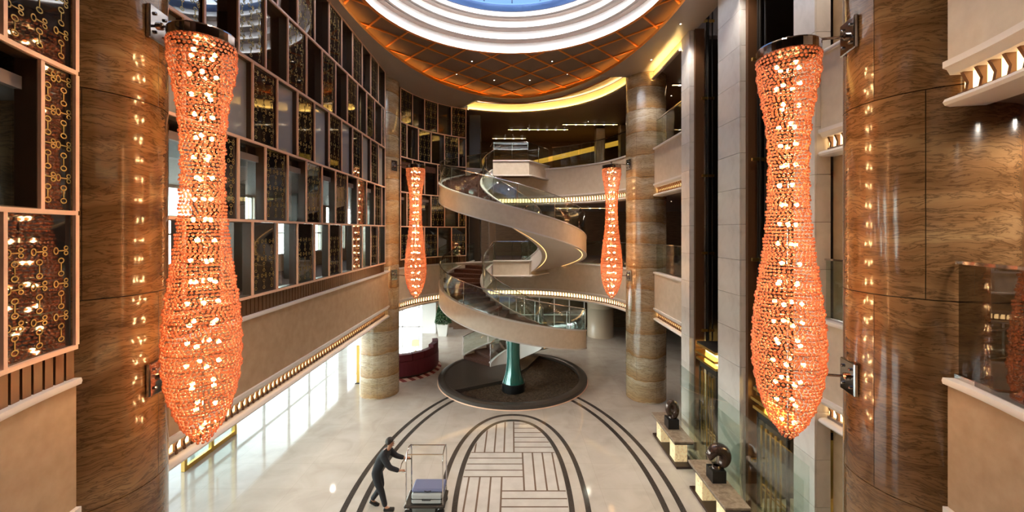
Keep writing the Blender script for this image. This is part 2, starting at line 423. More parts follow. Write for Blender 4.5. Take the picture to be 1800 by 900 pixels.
weave(CX-U-U*4, CX+U, CY+U, CY+5*U, False); weave(CX+U, CX+5*U, CY-U, CY+5*U, True)
weave(CX-U, CX+5*U, CY-5*U, CY-U, False); weave(CX-5*U, CX-U, CY-5*U, CY+U, True)
weave(CX-5*U+.04, CX+.04, CY+5*U, CY+12*U, True); weave(CX+.04, CX+5*U, CY+5*U, CY+12*U, False)
weave(CX-.04, CX+5*U-.04, CY-12*U, CY-5*U, True); weave(CX-5*U, CX-.04, CY-12*U, CY-5*U, False)

# ------------------------------------------------------------------ shell: outer walls, slabs, roof
tag(MB().box(X1, X1+.3, Y0, Y1, 0, 14.6).build('wall_right', M['brownwall']), 'brown panelled wall behind the lifts and galleries', kind='structure')
tag(MB().box(X0, X1, Y0-.3, Y0, 0, 14.6).build('wall_near', M['tan']), 'tan wall behind the viewer', kind='structure')
wb = MB(); wb.box(-5.6, X1, Y1, Y1+.3, 0, 14.6); wb.box(X0, -5.6, Y1, Y1+.3, 3.6, 14.6)
tag(wb.build('wall_back', M['brownwall']), 'dark brown back wall far behind the staircase', kind='structure')
wl = MB(); wl.box(X0-.3, X0, Y0, Y1, 3.4, 5.9); wl.box(X0-.3, X0, Y0, Y1, 8.4, 14.6); wl.box(X0-.3, X0, Y0, 1.8, 0, 14.6); wl.box(X0-.3, X0, 24.5, 25.2, 0, 3.4)
for i in range(9): wl.box(X0-.3, X0, 1.6+i*2.9, 2.0+i*2.9, 5.9, 8.4)
tag(wl.build('wall_outer', M['cream']), 'cream outer wall with a row of tall windows behind the lattice screen', kind='structure')
slab('floor_gallery', 4.9, 5.2, M['carpet'], 'dark floor of the middle gallery')
slab('floor_upper', 9.9, 10.2, M['carpet'], 'dark floor of the upper gallery')
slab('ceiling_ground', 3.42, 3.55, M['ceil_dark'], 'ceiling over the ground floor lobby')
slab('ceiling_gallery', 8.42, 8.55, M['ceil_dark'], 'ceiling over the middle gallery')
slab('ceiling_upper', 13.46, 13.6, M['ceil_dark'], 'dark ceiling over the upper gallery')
# ground-floor glazed front on the left, and a glazed bay at the back
def glazed(name, pts, z0, z1, label, step=1.45):
    e_ = empty(name); tag(e_, label, kind='structure')
    (xa, ya), (xb, yb) = pts; l = sqrt((xb-xa)**2+(yb-ya)**2); n = max(1, round(l/step)); an = atan2(yb-ya, xb-xa)
    pm = MB().box(-l/n/2+.03, l/n/2-.03, -.01, .01, z0+.06, z1-.06).mesh('pane', M['rail_glass'])
    mm = MB().box(-.03, .03, -.05, .05, z0, z1).mesh('mullion', M['white'])
    for i in range(n+1): ob('mullion', mm, e_, (xa+(xb-xa)*i/n, ya+(yb-ya)*i/n, 0), an)
    for i in range(n): ob('pane', pm, e_, (xa+(xb-xa)*(i+.5)/n, ya+(yb-ya)*(i+.5)/n, 0), an)
    for z in (z0+.03, z0+.4*(z1-z0), z1-.03):
        ob('transom', MB().box(0, l, -.05, .05, z-.03, z+.03).mesh('transom', M['white']), e_, (xa, ya, 0), an)
    return e_
glazed('window_1', ((X0-.15, 1.8), (X0-.15, 24.5)), 0, 3.4, 'bright glazed front along the left side of the lobby', 1.9)
glazed('window_2', ((X0, Y1+.15), (-5.6, Y1+.15)), 0, 3.6, 'bright glazed bay at the far left corner', 1.2)
for i in range(8):
    glazed('window_%d' % (i+3), ((X0-.15, 2.0+i*2.9), (X0-.15, 4.5+i*2.9)), 5.9, 8.4, 'daylit window number %d from the near end behind the lattice screen' % (i+1), 1.25)
tag(MB().box(-60, X0-.6, -30, 60, -.4, -.05).build('ground_outside', M['whitewall']), 'pale paving outside the glazed front', kind='structure')

# ------------------------------------------------------------------ gallery edges (fascia, mouldings, louvre)
trim_no = [0]
def gallery_edge(path, L, label, fins=True, fm_='fascia_daylit'):
    trim_no[0] += 1
    e_ = empty('trim_%d' % trim_no[0]); tag(e_, label, kind='structure')
    autosmooth(sweep(path, [(0, L-.07), (0, L-1.45), (.12, L-1.45), (.12, L-.07)]).build('fascia_panel', M[fm_], e_))
    autosmooth(sweep(path, [(-.05, L), (-.06, L-.035), (-.05, L-.07), (.22, L-.07), (.22, L)]).build('ledge_cap', M['white'], e_))
    autosmooth(sweep(path, [(-.05, L-1.45), (-.05, L-1.52), (-.01, L-1.54), (.02, L-1.60), (.34, L-1.60), (.34, L-1.45)]).build('moulding', M['white'], e_))
    autosmooth(sweep(path, [(.02, L-1.85), (-.03, L-1.87), (-.05, L-1.905), (-.03, L-1.94), (.02, L-1.955), (.36, L-1.955), (.36, L-1.85)]).build('nosing', M['white'], e_))
    autosmooth(sweep(path, [(.16, L-1.60), (.16, L-1.85)], False).build('louvre_light', M['strip'], e_))
    if fins:
        fm = MB().add([(-.018,.10,L-1.85),(.018,.10,L-1.85),(.018,.158,L-1.85),(-.018,.158,L-1.85),(-.02,.07,L-1.60),(.02,.07,L-1.60),(.02,.158,L-1.60),(-.02,.158,L-1.60),(-.018,.122,L-1.72),(.018,.122,L-1.72)],
            [(0,3,2,1),(4,5,6,7),(0,1,9,8),(8,9,5,4),(1,2,6,5,9),(3,0,8,4,7),(2,3,7,6)]).mesh('louvre_fin', M['slat'])
        for x, y, a in along(path, .155, .08): ob('louvre_fin', fm, e_, (x, y, 0), a)
    return e_
P_left = [(-FX, 5.7), (-FX, 16.6)]
P_nearleft = arc(0, FY0, NR, 248, 189.5, 22)
P_nearright = arc(0, FY0, NR, -9.5, -68, 22)
P_far2 = arc(0, FY1, FR, 172, 6, 54)
P_far3 = arc(0, FY1, FR, 117.5, 6, 40)
P_rightfar = [(5.75, 17.0), (5.75, 13.42)]
P_rightnear = [(5.8, 7.48), (5.8, 5.9)]
gallery_edge(P_left, L2, 'long beige parapet with lit louvre under the lattice screen', fm_='fascia')
gallery_edge(P_nearleft, L2, 'beige parapet at the left edge beside the near column', fm_='fascia')
gallery_edge(P_nearright, L2, 'beige parapet below the glass at the lower right edge', fm_='fascia')
gallery_edge(P_nearright, L3, 'beige upper parapet with curved louvre fins at the top right corner')
gallery_edge(P_far2, L2, 'curved middle gallery parapet behind the spiral stair')
gallery_edge(P_far3, L3, 'curved upper gallery parapet behind the spiral stair')
gallery_edge(P_rightfar, L2, 'middle gallery parapet between the far right column and the lifts')
gallery_edge(P_rightfar, L3, 'upper gallery parapet between the far right column and the lifts')
gallery_edge(P_rightnear, L2, 'middle gallery parapet stub between the lifts and the near right column')
gallery_edge(P_rightnear, L3, 'upper gallery parapet stub between the lifts and the near right column')
# tan stone wall under/behind the near right stub
tag(MB().box(6.05, 6.2, 5.9, 7.5, 0, 13.4).build('wall_stub', M['tan']), 'tan stone wall strip beside the near right column', kind='structure')

# ------------------------------------------------------------------ lattice screens
ROWS = [5.70, 7.20, 8.77, 10.36, 11.92, TOP]
MOD = .825
def filigree(w, h):
    mb = MB(); cols = 3 if w > .6 else (2 if w > .35 else 1); pitch = w/cols; per = .355
    def ring(cx, cz, rx, rz, t=.0065, n=12):
        v = []; f = []
        for i in range(n):
            a = 2*pi*i/n; v += [(cx+(rx+t)*cos(a), 0, cz+(rz+t)*sin(a)), (cx+(rx-t)*cos(a), 0, cz+(rz-t)*sin(a))]
        for i in range(n): j = (i+1) % n; f.append((2*i, 2*j, 2*j+1, 2*i+1))
        mb.add(v, f)
    def bar(x0, z0, x1, z1, t=.006):
        dx, dz = x1-x0, z1-z0; l = sqrt(dx*dx+dz*dz); nx, nz = -dz/l*t, dx/l*t
        mb.add([(x0+nx,0,z0+nz),(x1+nx,0,z1+nz),(x1-nx,0,z1-nz),(x0-nx,0,z0-nz)], [(0,1,2,3)])
    for c_ in range(cols):
        cx = -w/2+pitch*(c_+.5); z = -h/2+.09
        while z+per*.9 < h/2:
            bar(cx, z+.04, cx, z+.13); ring(cx, z+.015, .034, .026); ring(cx, z+.155, .034, .026)
            bar(cx-.045, z+.262, cx+.045, z+.262)
            ring(cx-.065, z+.262, .026, .034); ring(cx+.062, z+.235, .024, .020); ring(cx+.062, z+.290, .024, .020)
            z += per
    return mb.mesh('filigree', M['filigree'])
cache = {}
def cached(key, fn):
    if key not in cache: cache[key] = fn()
    return cache[key]
def lattice(name, label, fr, s0, s1, first, rows, phases, depth_clear=.18):
    e_ = empty(name); tag(e_, label, kind='structure')
    T_ = .024
    n = max(2, int((s1-s0)/.2))
    path = [fr(s0+(s1-s0)*i/n)[:2] for i in range(n+1)]
    for z in rows:
        autosmooth(sweep(path, [(-.025, z-T_), (-.025, z+T_), (.015, z+T_), (.015, z-T_)]).build('rail', M['copper'], e_), 60)
    for ri, (za, zb) in enumerate(zip(rows, rows[1:])):
        off = first + (MOD/2 if ri % 2 else 0.0)
        cuts = [s0]; k0 = math.ceil((s0+.12-off)/MOD); k = k0
        while off+k*MOD < s1-.12: cuts.append(off+k*MOD); k += 1
        cuts.append(s1); h = zb-za-2*T_
        mm = cached(('mul', round(h, 3)), lambda: MB().box(-.022, .022, -.02, .012, -h/2, h/2).mesh('mullion', M['copper']))
        for s in cuts:
            x, y, a = fr(s); ob('mullion', mm, e_, (x, y, (za+zb)/2), a)
        for ci, (sa, sb) in enumerate(zip(cuts, cuts[1:])):
            xa, ya, _ = fr(sa); xb, yb, _ = fr(sb); w = sqrt((xb-xa)**2+(yb-ya)**2)-.04; a = atan2(yb-ya, xb-xa)
            c_ = ((xa+xb)/2, (ya+yb)/2, (za+zb)/2); w = round(w, 3); h = round(h, 3)
            if (ci+k0+phases[ri]) % 2 == 0:
                pm = cached(('dark', w, h), lambda: MB().box(-w/2, w/2, .03, .045, -h/2, h/2).mesh('patterned_pane', M['dark_glass']))
                p_ = ob('patterned_pane', pm, e_, c_, a)
                fm = cached(('fil', w, h), lambda: filigree(w, h))
                ob('filigree', fm, p_, (0, .026, 0))
            else:
                d = depth_clear
                if ri == 2 and name == 'wall_left':
                    pm = cached(('spandrel', w, h), lambda: MB().box(-w/2, w/2, .10, .112, -h/2, h/2).mesh('pale_pane', M['spandrel'])); p_ = ob('pale_pane', pm, e_, c_, a)
                else:
                    pm = cached(('clear', w, h), lambda: MB().box(-w/2, w/2, d, d+.012, -h/2, h/2).mesh('clear_pane', M['clear'])); p_ = ob('clear_pane', pm, e_, c_, a)
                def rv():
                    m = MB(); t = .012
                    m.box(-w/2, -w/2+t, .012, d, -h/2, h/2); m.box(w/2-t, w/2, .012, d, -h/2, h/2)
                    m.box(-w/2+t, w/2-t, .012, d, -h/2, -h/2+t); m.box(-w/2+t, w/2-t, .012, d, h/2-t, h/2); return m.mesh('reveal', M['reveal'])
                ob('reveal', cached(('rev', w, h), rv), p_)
    # slatted bronze band between ledge and lowest rail
    zs0, zs1 = L2, rows[0]-T_
    autosmooth(sweep(path, [(.09, zs0), (.09, zs1)], False).build('slat_backing', M['slat_gap'], e_))
    sm = MB().box(-.048, .048, .02, .09, zs0, zs1-.01).mesh('slat', M['slat'])
    for x, y, a in along(path, .125, .06): ob('slat', sm, e_, (x, y, 0), a)
    autosmooth(sweep(path, [(.40, zs0), (.40, zs1)], False).build('sill_back', M['reveal'], e_))
    return e_
def fr_line(s): return (-FX, s, pi/2)
def fr_nl(s):   # s metres along the near arc, measured back from its far end at 190 degrees
    th = R(189.6)-s/NR
    return (NR*cos(th), FY0+NR*sin(th), th-pi/2)
def fr_far(s):
    th = R(164.5)-s/FR
    return (FR*cos(th), FY1+FR*sin(th), th-pi/2)
lattice('wall_left', 'copper lattice screen of patterned and clear panes along the left wall', fr_line, 5.5, 16.15, 16.15, ROWS, (1, 1, 1, 0, 1))
lattice('wall_nearleft', 'copper lattice screen at the left edge before the near column', fr_nl, -4.6, 0, 0.0, ROWS, (0, 0, 0, 1, 0))
lattice('wall_farleft', 'small curved copper lattice screen beside the far left column', fr_far, 0.0, 4.22, 4.22, ROWS, (0, 0, 1, 1, 0))
# dim rooms behind the screens: partition returns seen through the clear panes
mb = MB()
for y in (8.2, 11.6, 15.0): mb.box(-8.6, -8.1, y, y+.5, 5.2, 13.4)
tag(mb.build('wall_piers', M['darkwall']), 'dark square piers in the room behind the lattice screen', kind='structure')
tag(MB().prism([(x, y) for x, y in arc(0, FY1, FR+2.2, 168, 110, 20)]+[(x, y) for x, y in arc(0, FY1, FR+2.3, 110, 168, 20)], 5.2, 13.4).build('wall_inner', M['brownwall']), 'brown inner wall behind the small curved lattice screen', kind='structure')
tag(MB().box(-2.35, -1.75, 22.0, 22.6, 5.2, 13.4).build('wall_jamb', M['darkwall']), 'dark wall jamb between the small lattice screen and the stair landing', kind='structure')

# ------------------------------------------------------------------ round travertine columns
def column(x, y, r, m, label, z1=13.6, rings=(0, 1.35, 3.75, 6.2, 8.65, 11.1)):
    e_ = empty('stone_column', (x, y, 0)); tag(e_, label, 'column', 'round travertine columns of the atrium')
    MB().lathe([(r-.03, 0), (r-.03, z1)], 48).build('core', M['reveal'], e_)
    zs = list(rings)+[z1]
    for i, (a, b) in enumerate(zip(zs, zs[1:])):
        for q in range(4):
            a0 = q*pi/2+(pi/4 if i % 2 else .2)+.004; a1 = a0+pi/2-.008
            autosmooth(MB().lathe([(r-.02, a+.003), (r, a+.006), (r, b-.006), (r-.02, b-.003)], 18, a0=a0, a1=a1).build('cladding_panel', m, e_), 30)
    if 1: MB().lathe([(r+.004, 1.33), (r+.012, 1.34), (r+.012, 1.36), (r+.004, 1.37)], 48).build('joint_band', M['gold'] if False else m, e_, True)
    return e_
column(-5.52, 5.15, .82, M['trav'], 'dark travertine column at the left between the two lattice screens', rings=(0, 1.35, 3.75, 6.2, 8.65, 11.1))
column(5.40, 5.22, .82, M['trav'], 'dark travertine column at the right between the parapets', rings=(0, 1.35, 3.75, 6.2, 8.65, 11.1))
column(-5.75, 17.3, .82, M['trav_far'], 'golden travertine column at the far end of the lattice wall', rings=[.92*i for i in range(15)])
column(5.68, 16.9, .82, M['trav_far'], 'banded golden travertine column at the far right', rings=[.92*i for i in range(15)])
c_ = empty('cream_column', (5.9, 26.6, 0)); tag(c_, 'smooth cream column on the ground floor behind the stair', 'column')
MB().lathe([(.86, 0), (.86, 1.9), (.85, 1.905), (.85, 1.915), (.86, 1.92), (.86, 3.42)], 40).build('shaft', M['cream'], c_, True)

# ------------------------------------------------------------------ ceiling: soffit, glowing cove, diagonal ribs, white rings, skylight
ceil = empty('ceiling'); tag(ceil, 'ceiling with orange diagonal ribs and white rings round the skylight', kind='structure')
ZC, EY = 13.78, 10.93
A_L, B_L = 4.85, 8.45
def ell(a, b, t): return (a*cos(t), EY+b*sin(t))
def ring_strip(name, fa, fb, m, parent=ceil, n=160):
    v = []; f = []
    for i in range(n+1):
        t = 2*pi*i/n; v += [fa(t), fb(t)]
    for i in range(n): f.append((2*i, 2*i+1, 2*i+3, 2*i+2))
    return ob(name, me(name, v, f, m, True), parent)
def stadium_dir(t):   # point of the outer plan edge in the direction of parameter t
    x, y = ell(A_L, B_L, t); dx, dy = cos(t), sin(t)
    if y > FY1:
        # intersect ray from (x,y) along radial of far centre
        d = atan2(y-FY1, x); return (FR*cos(d), FY1+FR*sin(d), d)
    if y < FY0:
        d = atan2(y-FY0, x); return (NR*cos(d), FY0+NR*sin(d), None)
    return (math.copysign(5.9 if x > 0 else FX, x), y, None)
def outer_pt(t):
    x, y, d = stadium_dir(t); z = TOP
    if d is not None:
        dd = math.degrees(d); z = TOP + .48*max(0, min(1, (118-dd)/2)) if dd > 60 else TOP+.48*max(0, min(1, (dd-3)/3))
    return (x, y, z)
ring_strip('soffit', lambda t: (*ell(A_L, B_L, t), TOP), outer_pt, M['ceil'])
ring_strip('soffit_lip', lambda t: (*ell(A_L, B_L, t), TOP), lambda t: (*ell(A_L, B_L, t), TOP+.10), M['orange'])
ring_strip('lip_top', lambda t: (*ell(A_L, B_L, t), TOP+.10), lambda t: (*ell(A_L+.5, B_L+1.0, t), TOP+.10), M['ceil'])
ring_strip('cove_wall', lambda t: (*ell(A_L+.5, B_L+1.0, t), TOP+.05), lambda t: (*ell(A_L+.5, B_L+1.0, t), ZC), M['orange'])
ring_strip('cove_strip', lambda t: (*ell(A_L+.22, B_L+.30, t), TOP+.13), lambda t: (*ell(A_L+.26, B_L+.38, t), TOP+.13), M['cove_orange'])
RA, RB = 4.45, 4.28
ring_strip('lattice_panel', lambda t: (*ell(RA, RB, t), ZC), lambda t: (*ell(A_L+.5, B_L+1.0, t), ZC), M['lattice_ceil'])
# diagonal ribs
def in_ell(x, y, a, b): return (x/a)**2+((y-EY)/b)**2 < 1
S_ = 1.57
for sgn in (1, -1):
    for k in range(-18, 14):
        c0 = 16.27+S_*k      # y = c0 + sgn*x
        run = []; seg = []
        for i in range(-480, 481):
            x = i*.0125; y = c0+sgn*x
            if in_ell(x, y, A_L+.5, B_L+1.0) and not in_ell(x, y, RA, RB): seg.append((x, y))
            elif seg: run.append(seg); seg = []
        if seg: run.append(seg)
        for s in run:
            if len(s) < 12: continue
            (xa, ya), (xb, yb) = s[0], s[-1]; l = sqrt((xb-xa)**2+(yb-ya)**2)
            MB().box(0, l, -.028, .028, ZC-.035-(.004 if sgn > 0 else 0), ZC).build('rib', M['orange'], ceil, loc=(xa, ya, 0), rz=atan2(yb-ya, xb-xa))
# stepped white rings
zt = ZC-.02; ra, rb = RA, RB
for i, (h, d) in enumerate(((.40, .26), (.31, .26), (.26, .26), (.20, .2))):
    a_, b_ = ra, rb
    r_ = empty('ring_tier', parent=ceil)
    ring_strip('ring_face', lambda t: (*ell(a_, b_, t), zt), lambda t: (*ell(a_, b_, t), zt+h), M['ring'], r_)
    ring_strip('ring_edge', lambda t: (*ell(a_+.03, b_+.03, t), zt), lambda t: (*ell(a_-.09, b_-.09, t), zt), M['orange'] if i == 0 else M['ring_shadow'], r_)
    ring_strip('added_ring_light', lambda t: (*ell(a_-.05, b_-.05, t), zt+.012), lambda t: (*ell(a_-.005, b_-.005, t), zt+.012), M['strip_white'], r_)  # hidden strip added on each step to whiten the ring faces
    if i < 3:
        ring_strip('ring_soffit', lambda t: (*ell(a_, b_, t), zt+h), lambda t: (*ell(a_-d, b_-d, t), zt+h), M['ring_shadow'], r_)
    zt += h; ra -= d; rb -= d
ZS = zt
ra += .2; rb += .2
ring_strip('roof_plate', lambda t: (*ell(ra, rb, t), ZS+.02), lambda t: (*outer_hit(0, EY, cos(t), sin(t)), ZS+.02), M['ceil_dark'], ceil, 240)
sk = empty('window_20', (0, EY, ZS)); tag(sk, 'round skylight with blue sky above dark trusses', kind='structure')
gp = []
for i in range(96): gp.append((ra*cos(2*pi*i/96), rb*sin(2*pi*i/96)))
MB().prism(gp, .30, .32).build('skylight_glass', M['skyglass'], sk)
MB().lathe([(ra-.02, .0), (ra-.02, .35)], 64).build('kerb', M['skyframe'], sk)
for k in range(-3, 4):
    y = k*1.0; hw = sqrt(max(0, 1-(y/rb)**2))*ra
    for zz in (.36, .9): MB().tube([(-hw, y, zz), (hw, y, zz)], .035, 6).build('truss_chord', M['skyframe'], sk)
    m_ = int(hw*2/.9)
    for j in range(m_): 
        xa = -hw+j*2*hw/m_; MB().tube([(xa, y, .36), (xa+hw/m_, y, .9), (xa+2*hw/m_, y, .36)], .02, 5).build('truss_web', M['skyframe'], sk)
for k in range(-3, 4):
    x = k*1.0; hw = sqrt(max(0, 1-(x/ra)**2))*rb
    MB().tube([(x, -hw, .34), (x, hw, .34)], .03, 6).build('glazing_bar', M['skyframe'], sk)
# yellow cove light under the far arc of the soffit
def cove(path, z0, z1):
    c_ = empty('cove', parent=ceil)
    autosmooth(sweep(path, [(0, z0), (0, z1), (.03, z1), (.03, z0)]).build('cove_band', M['cove_paint'], c_))
    autosmooth(sweep(path, [(-.10, z0-.03), (-.10, z0+.035), (-.085, z0+.035), (-.085, z0-.015), (0, z0-.015), (0, z0-.03)]).build('cove_ledge', M['ceil'], c_))
    autosmooth(sweep(path, [(-.075, z0-.005), (-.035, z0-.005)], False).build('cove_strip', M['cove'], c_))
M['cove_paint'] = mat('cove_paint', (.85,.74,.45), .6)
cove(arc(0, FY1, FR-.03, 117, 4, 60), TOP-.02, TOP+.44)
cove([(5.72, 16.05), (5.72, 13.45)], TOP-.34, TOP-.01)

# ------------------------------------------------------------------ downlights
disc = MB().lathe([(0.001, -.006), (.028, -.006)], 12).mesh('lens', M['lamp_disc'])
trimm = MB().lathe([(.028, -.006), (.036, -.008), (.04, 0)], 12).mesh('bezel', M['steel'])
dl_no = [0]
def downlight(x, y, z, power, col=(1, .89, .76), ang=95, label=None, grp='recessed downlights', blend=.7):
    e_ = empty('ceiling_downlight', (x, y, z)); tag(e_, label or 'small round recessed ceiling downlight', 'downlight', grp)
    ob('lens', disc, e_); ob('bezel', trimm, e_)
    d = bpy.data.lights.new('downlight_beam', 'SPOT'); d.energy = power; d.color = col; d.spot_size = R(ang); d.spot_blend = blend; d.shadow_soft_size = .08
    o = bpy.data.objects.new('downlight_beam', d); link(o, e_); o.location = (0, 0, -.03)
for x, y in ((-1.6, 15.9), (1.6, 15.9), (-.8, 17.9), (.8, 17.9), (-2.4, 17.2), (2.4, 17.2), (-1.6, 5.9), (1.6, 5.9), (-.8, 4.2), (.8, 4.2), (-2.4, 4.8), (2.4, 4.8)):
    downlight(x, y, ZC-.005, 400 if y > 10 else 260, label='small downlight in the ribbed orange ceiling beside the skylight', grp='downlights in the ribbed ceiling')
for y in (6.6, 9.4, 12.4, 15.0):
    downlight(5.25, y, TOP-.003, 170, label='small downlight in the brown soffit above the lifts', grp='downlights in the soffit', ang=110)
for x, y in ((-7.2, 8), (-7.2, 12), (-7.2, 16), (-7.4, 20.5), (-4.5, 24.5), (-1, 25), (2.5, 25), (6, 22.5), (8.5, 18), (9.5, 12), (9, 7), (0, 27.5)):
    downlight(x, y, 3.415, 90, label='small downlight in the ground floor ceiling', grp='ground floor downlights', ang=130)
for x, y in ((-7.4, 8), (-7.4, 12), (-7.4, 16), (-3, 24), (1, 25), (4.5, 23.5), (7.6, 19), (7.6, 15), (7.4, 6), (6.4, 2.5), (4, -2.5), (-4, -2.5)):  # those at the near end are out of view, added to light the column
    downlight(x, y, 8.415, 70, label='small downlight in the middle gallery ceiling', grp='middle gallery downlights', ang=130)
    downlight(x, y, 13.455, 150 if x < -6 else 60, label='small downlight in the upper gallery ceiling', grp='upper gallery downlights', ang=130)

for x, y in ((5.6, 3.2), (4.7, 1.6), (6.6, 4.2)):  # unseen lamps added to brighten the dark side of the near right column
    downlight(x, y, 8.415, 130, label='added out-of-view downlight that brightens the near right column', grp='middle gallery downlights', ang=165, blend=.4)
# ------------------------------------------------------------------ chandeliers
PROF = [(0,.365),(.03,.372),(.06,.362),(.11,.315),(.17,.265),(.24,.238),(.31,.230),(.38,.240),(.45,.262),(.52,.300),(.58,.345),(.64,.385),(.70,.413),(.76,.428),(.81,.420),(.86,.385),(.90,.33),(.94,.255),(.97,.17),(.99,.09),(1.0,.045)]
def prof(t):
    for (a, ra_), (b, rb_) in zip(PROF, PROF[1:]):
        if t <= b: u = (t-a)/(b-a); u = u*u*(3-2*u)*.4+u*.6; return ra_+(rb_-ra_)*u
    return PROF[-1][1]
LEN = 5.35
def bead_mesh():
    ico = bmesh.new(); bmesh.ops.create_icosphere(ico, subdivisions=1, radius=1)
    iv = [tuple(v.co) for v in ico.verts]; jf = [tuple(v.index for v in f.verts) for f in ico.faces]; ico.free()
    v = []; f = []; z = 0.0; row = 0
    while z < LEN:
        t = z/LEN; r_ = prof(t); tier = ((z+.024) % .194)/.194
        rr = r_+.030*sin(pi*tier)**.8-.016
        n = max(6, int(2*pi*rr/.056)); 
        for k in range(n):
            a = 2*pi*(k+(.5 if row % 2 else 0))/n; j = random.uniform(-.006, .006)
            cx, cy_, cz = (rr+j)*cos(a), (rr+j)*sin(a), -z+random.uniform(-.004, .004); s = .0235*random.uniform(.85, 1.12)
            b0 = len(v); ca, sa = cos(a), sin(a)
            for x, y, zz in iv:
                # flattened links lying on the surface
                lx, ly = x*s*.62, y*s*1.05
                v.append((cx+lx*ca-ly*sa, cy_+lx*sa+ly*ca, cz+zz*s*.92))
            f += [(p+b0, q+b0, w+b0) for p, q, w in jf]
        z += .0485; row += 1
    return me('bead_curtain', v, f, M['bead'], True)
BEADS = bead_mesh()
ICO = None
def sphere_mesh(name, r_, m, sub=2):
    b = bmesh.new(); bmesh.ops.create_icosphere(b, subdivisions=sub, radius=r_); x = bpy.data.meshes.new(name); b.to_mesh(x); b.free()
    x.materials.append(m); x.polygons.foreach_set('use_smooth', [True]*len(x.polygons)); return x
BULB = sphere_mesh('bulb', .031, M['bulb'], 1)
HOOPS = []
def chandelier(x, y, ztop, label, col_xy, col_r, zb, spots=True):
    e_ = empty('beaded_chandelier', (x, y, ztop)); tag(e_, label, 'chandelier', 'orange bead chandeliers beside the columns')
    b = ob('bead_curtain', BEADS, e_); b['kind'] = 'stuff'
    ob('cap', cached('cap', lambda: MB().lathe([(.001,.14),(.30,.14),(.375,.12),(.385,.10),(.385,-.015),(.365,-.03),(.35,-.02)], 40).mesh('cap', M['chrome'])), e_)
    ob('finial', cached('finial', lambda: MB().lathe([(.035,.14),(.035,.26),(.02,.27),(.001,.27)], 16).mesh('finial', M['chrome'])), e_)
    ob('core_rod', cached('rod', lambda: MB().tube([(0,0,.1),(0,0,-LEN+.03)], .014, 8).mesh('core_rod', M['steel'])), e_)
    for i in range(int(LEN/.195)+1):
        z = min(.195*i, LEN-.02); r_ = prof(z/LEN)-.012
        hm = cached(('hoop', i), lambda: MB().tube([(r_*cos(2*pi*k/28), r_*sin(2*pi*k/28), 0) for k in range(28)], .006, 5, closed=True).mesh('hoop', M['chrome']))
        ob('hoop', hm, e_, (0, 0, -z))
    nl = 19
    for i in range(nl):
        t = .03+.93*i/(nl-1); r_ = max(.07, prof(t)*.42); nb = 3 if prof(t) < .34 else 4
        if t > .95: nb = 2
        for k in range(nb):
            a = 2*pi*(k+.37*i)/nb; ob('bulb', BULB, e_, (r_*cos(a), r_*sin(a), -t*LEN+.012*(k%2)))
    # brackets back to the column
    dx, dy = col_xy[0]-x, col_xy[1]-y; l = sqrt(dx*dx+dy*dy); ux, uy = dx/l, dy/l; an = atan2(uy, ux); lp = l-col_r
    for zz, r0 in ((.19, .02), (-LEN*.83, prof(.83)-.02)):
        MB().tube([(ux*r0, uy*r0, zz), (ux*(lp-.02), uy*(lp-.02), zz)], .018, 10).build('bracket_arm', M['chrome'], e_)
        pl = ob('wall_plate', cached('plate', lambda: MB().cbox(-.055, .0, -.17, .17, -.22, .22, .012).mesh('wall_plate', M['steel'])), e_, (ux*(lp+.012), uy*(lp+.012), zz), an)
        bolt = cached('bolt', lambda: MB().lathe([(.022, 0), (.022, .02), (.001, .026)], 10).mesh('bolt', M['chrome']))
        for by in (-.09, .09):
            for bz in (-.12, .12): ob('bolt', bolt, pl, (-.055, by, bz), rot=(0, R(-90), 0))
        ob('boss', cached('boss', lambda: MB().lathe([(.05, 0), (.05, .03), (.025, .05), (.001, .05)], 14).mesh('boss', M['chrome'])), pl, (-.055, 0, 0), rot=(0, R(-90), 0))
    return e_
chandelier(-4.15, 5.35, 9.52, 'large orange bead chandelier in front of the near left column', (-5.52, 5.15), .82, 0)
chandelier(3.88, 5.60, 9.46, 'large orange bead chandelier in front of the near right column', (5.40, 5.22), .82, 0)
chandelier(-3.97, 16.4, 9.58, 'small distant orange bead chandelier against the curved lattice screen', (-5.75, 17.3), .82, 0)
chandelier(4.10, 16.4, 9.58, 'small distant orange bead chandelier right of the spiral stair', (5.68, 16.9), .82, 0)

# ------------------------------------------------------------------ fountain basin and teal column
SC = (0.03, 19.0)
basin = empty('planter_basin', (SC[0], SC[1], 0)); tag(basin, 'round dark stone basin of gravel under the spiral stair', 'basin')
MB().lathe([(3.46, 0), (3.5, .03), (3.5, .17), (3.47, .19), (3.17, .19), (3.14, .17), (3.14, .03)], 120).build('rim', M['pool_stone'], basin, False)
autosmooth(basin.children[0], 50)
MB().lathe([(3.49, .0), (3.53, .0), (3.53, .03), (3.49, .03)], 120).build('copper_edge', M['copper'], basin, True)
MB().lathe([(.001, .03), (3.2, .03)], 80).build('gravel_bed', M['gravel'], basin)
pf = [(-.25, -.75), (.35, .25), (.75, .95)]+[(3.18*cos(R(a)), 3.18*sin(R(a))) for a in range(62, 222, 4)]
MB().prism(pf, .03, .195).build('platform', M['pool_stone'], basin)
gv = []; gf = []
oc = [(1,0,0),(-1,0,0),(0,1,0),(0,-1,0),(0,0,1),(0,0,-1)]; of = [(0,2,4),(2,1,4),(1,3,4),(3,0,4),(2,0,5),(1,2,5),(3,1,5),(0,3,5)]
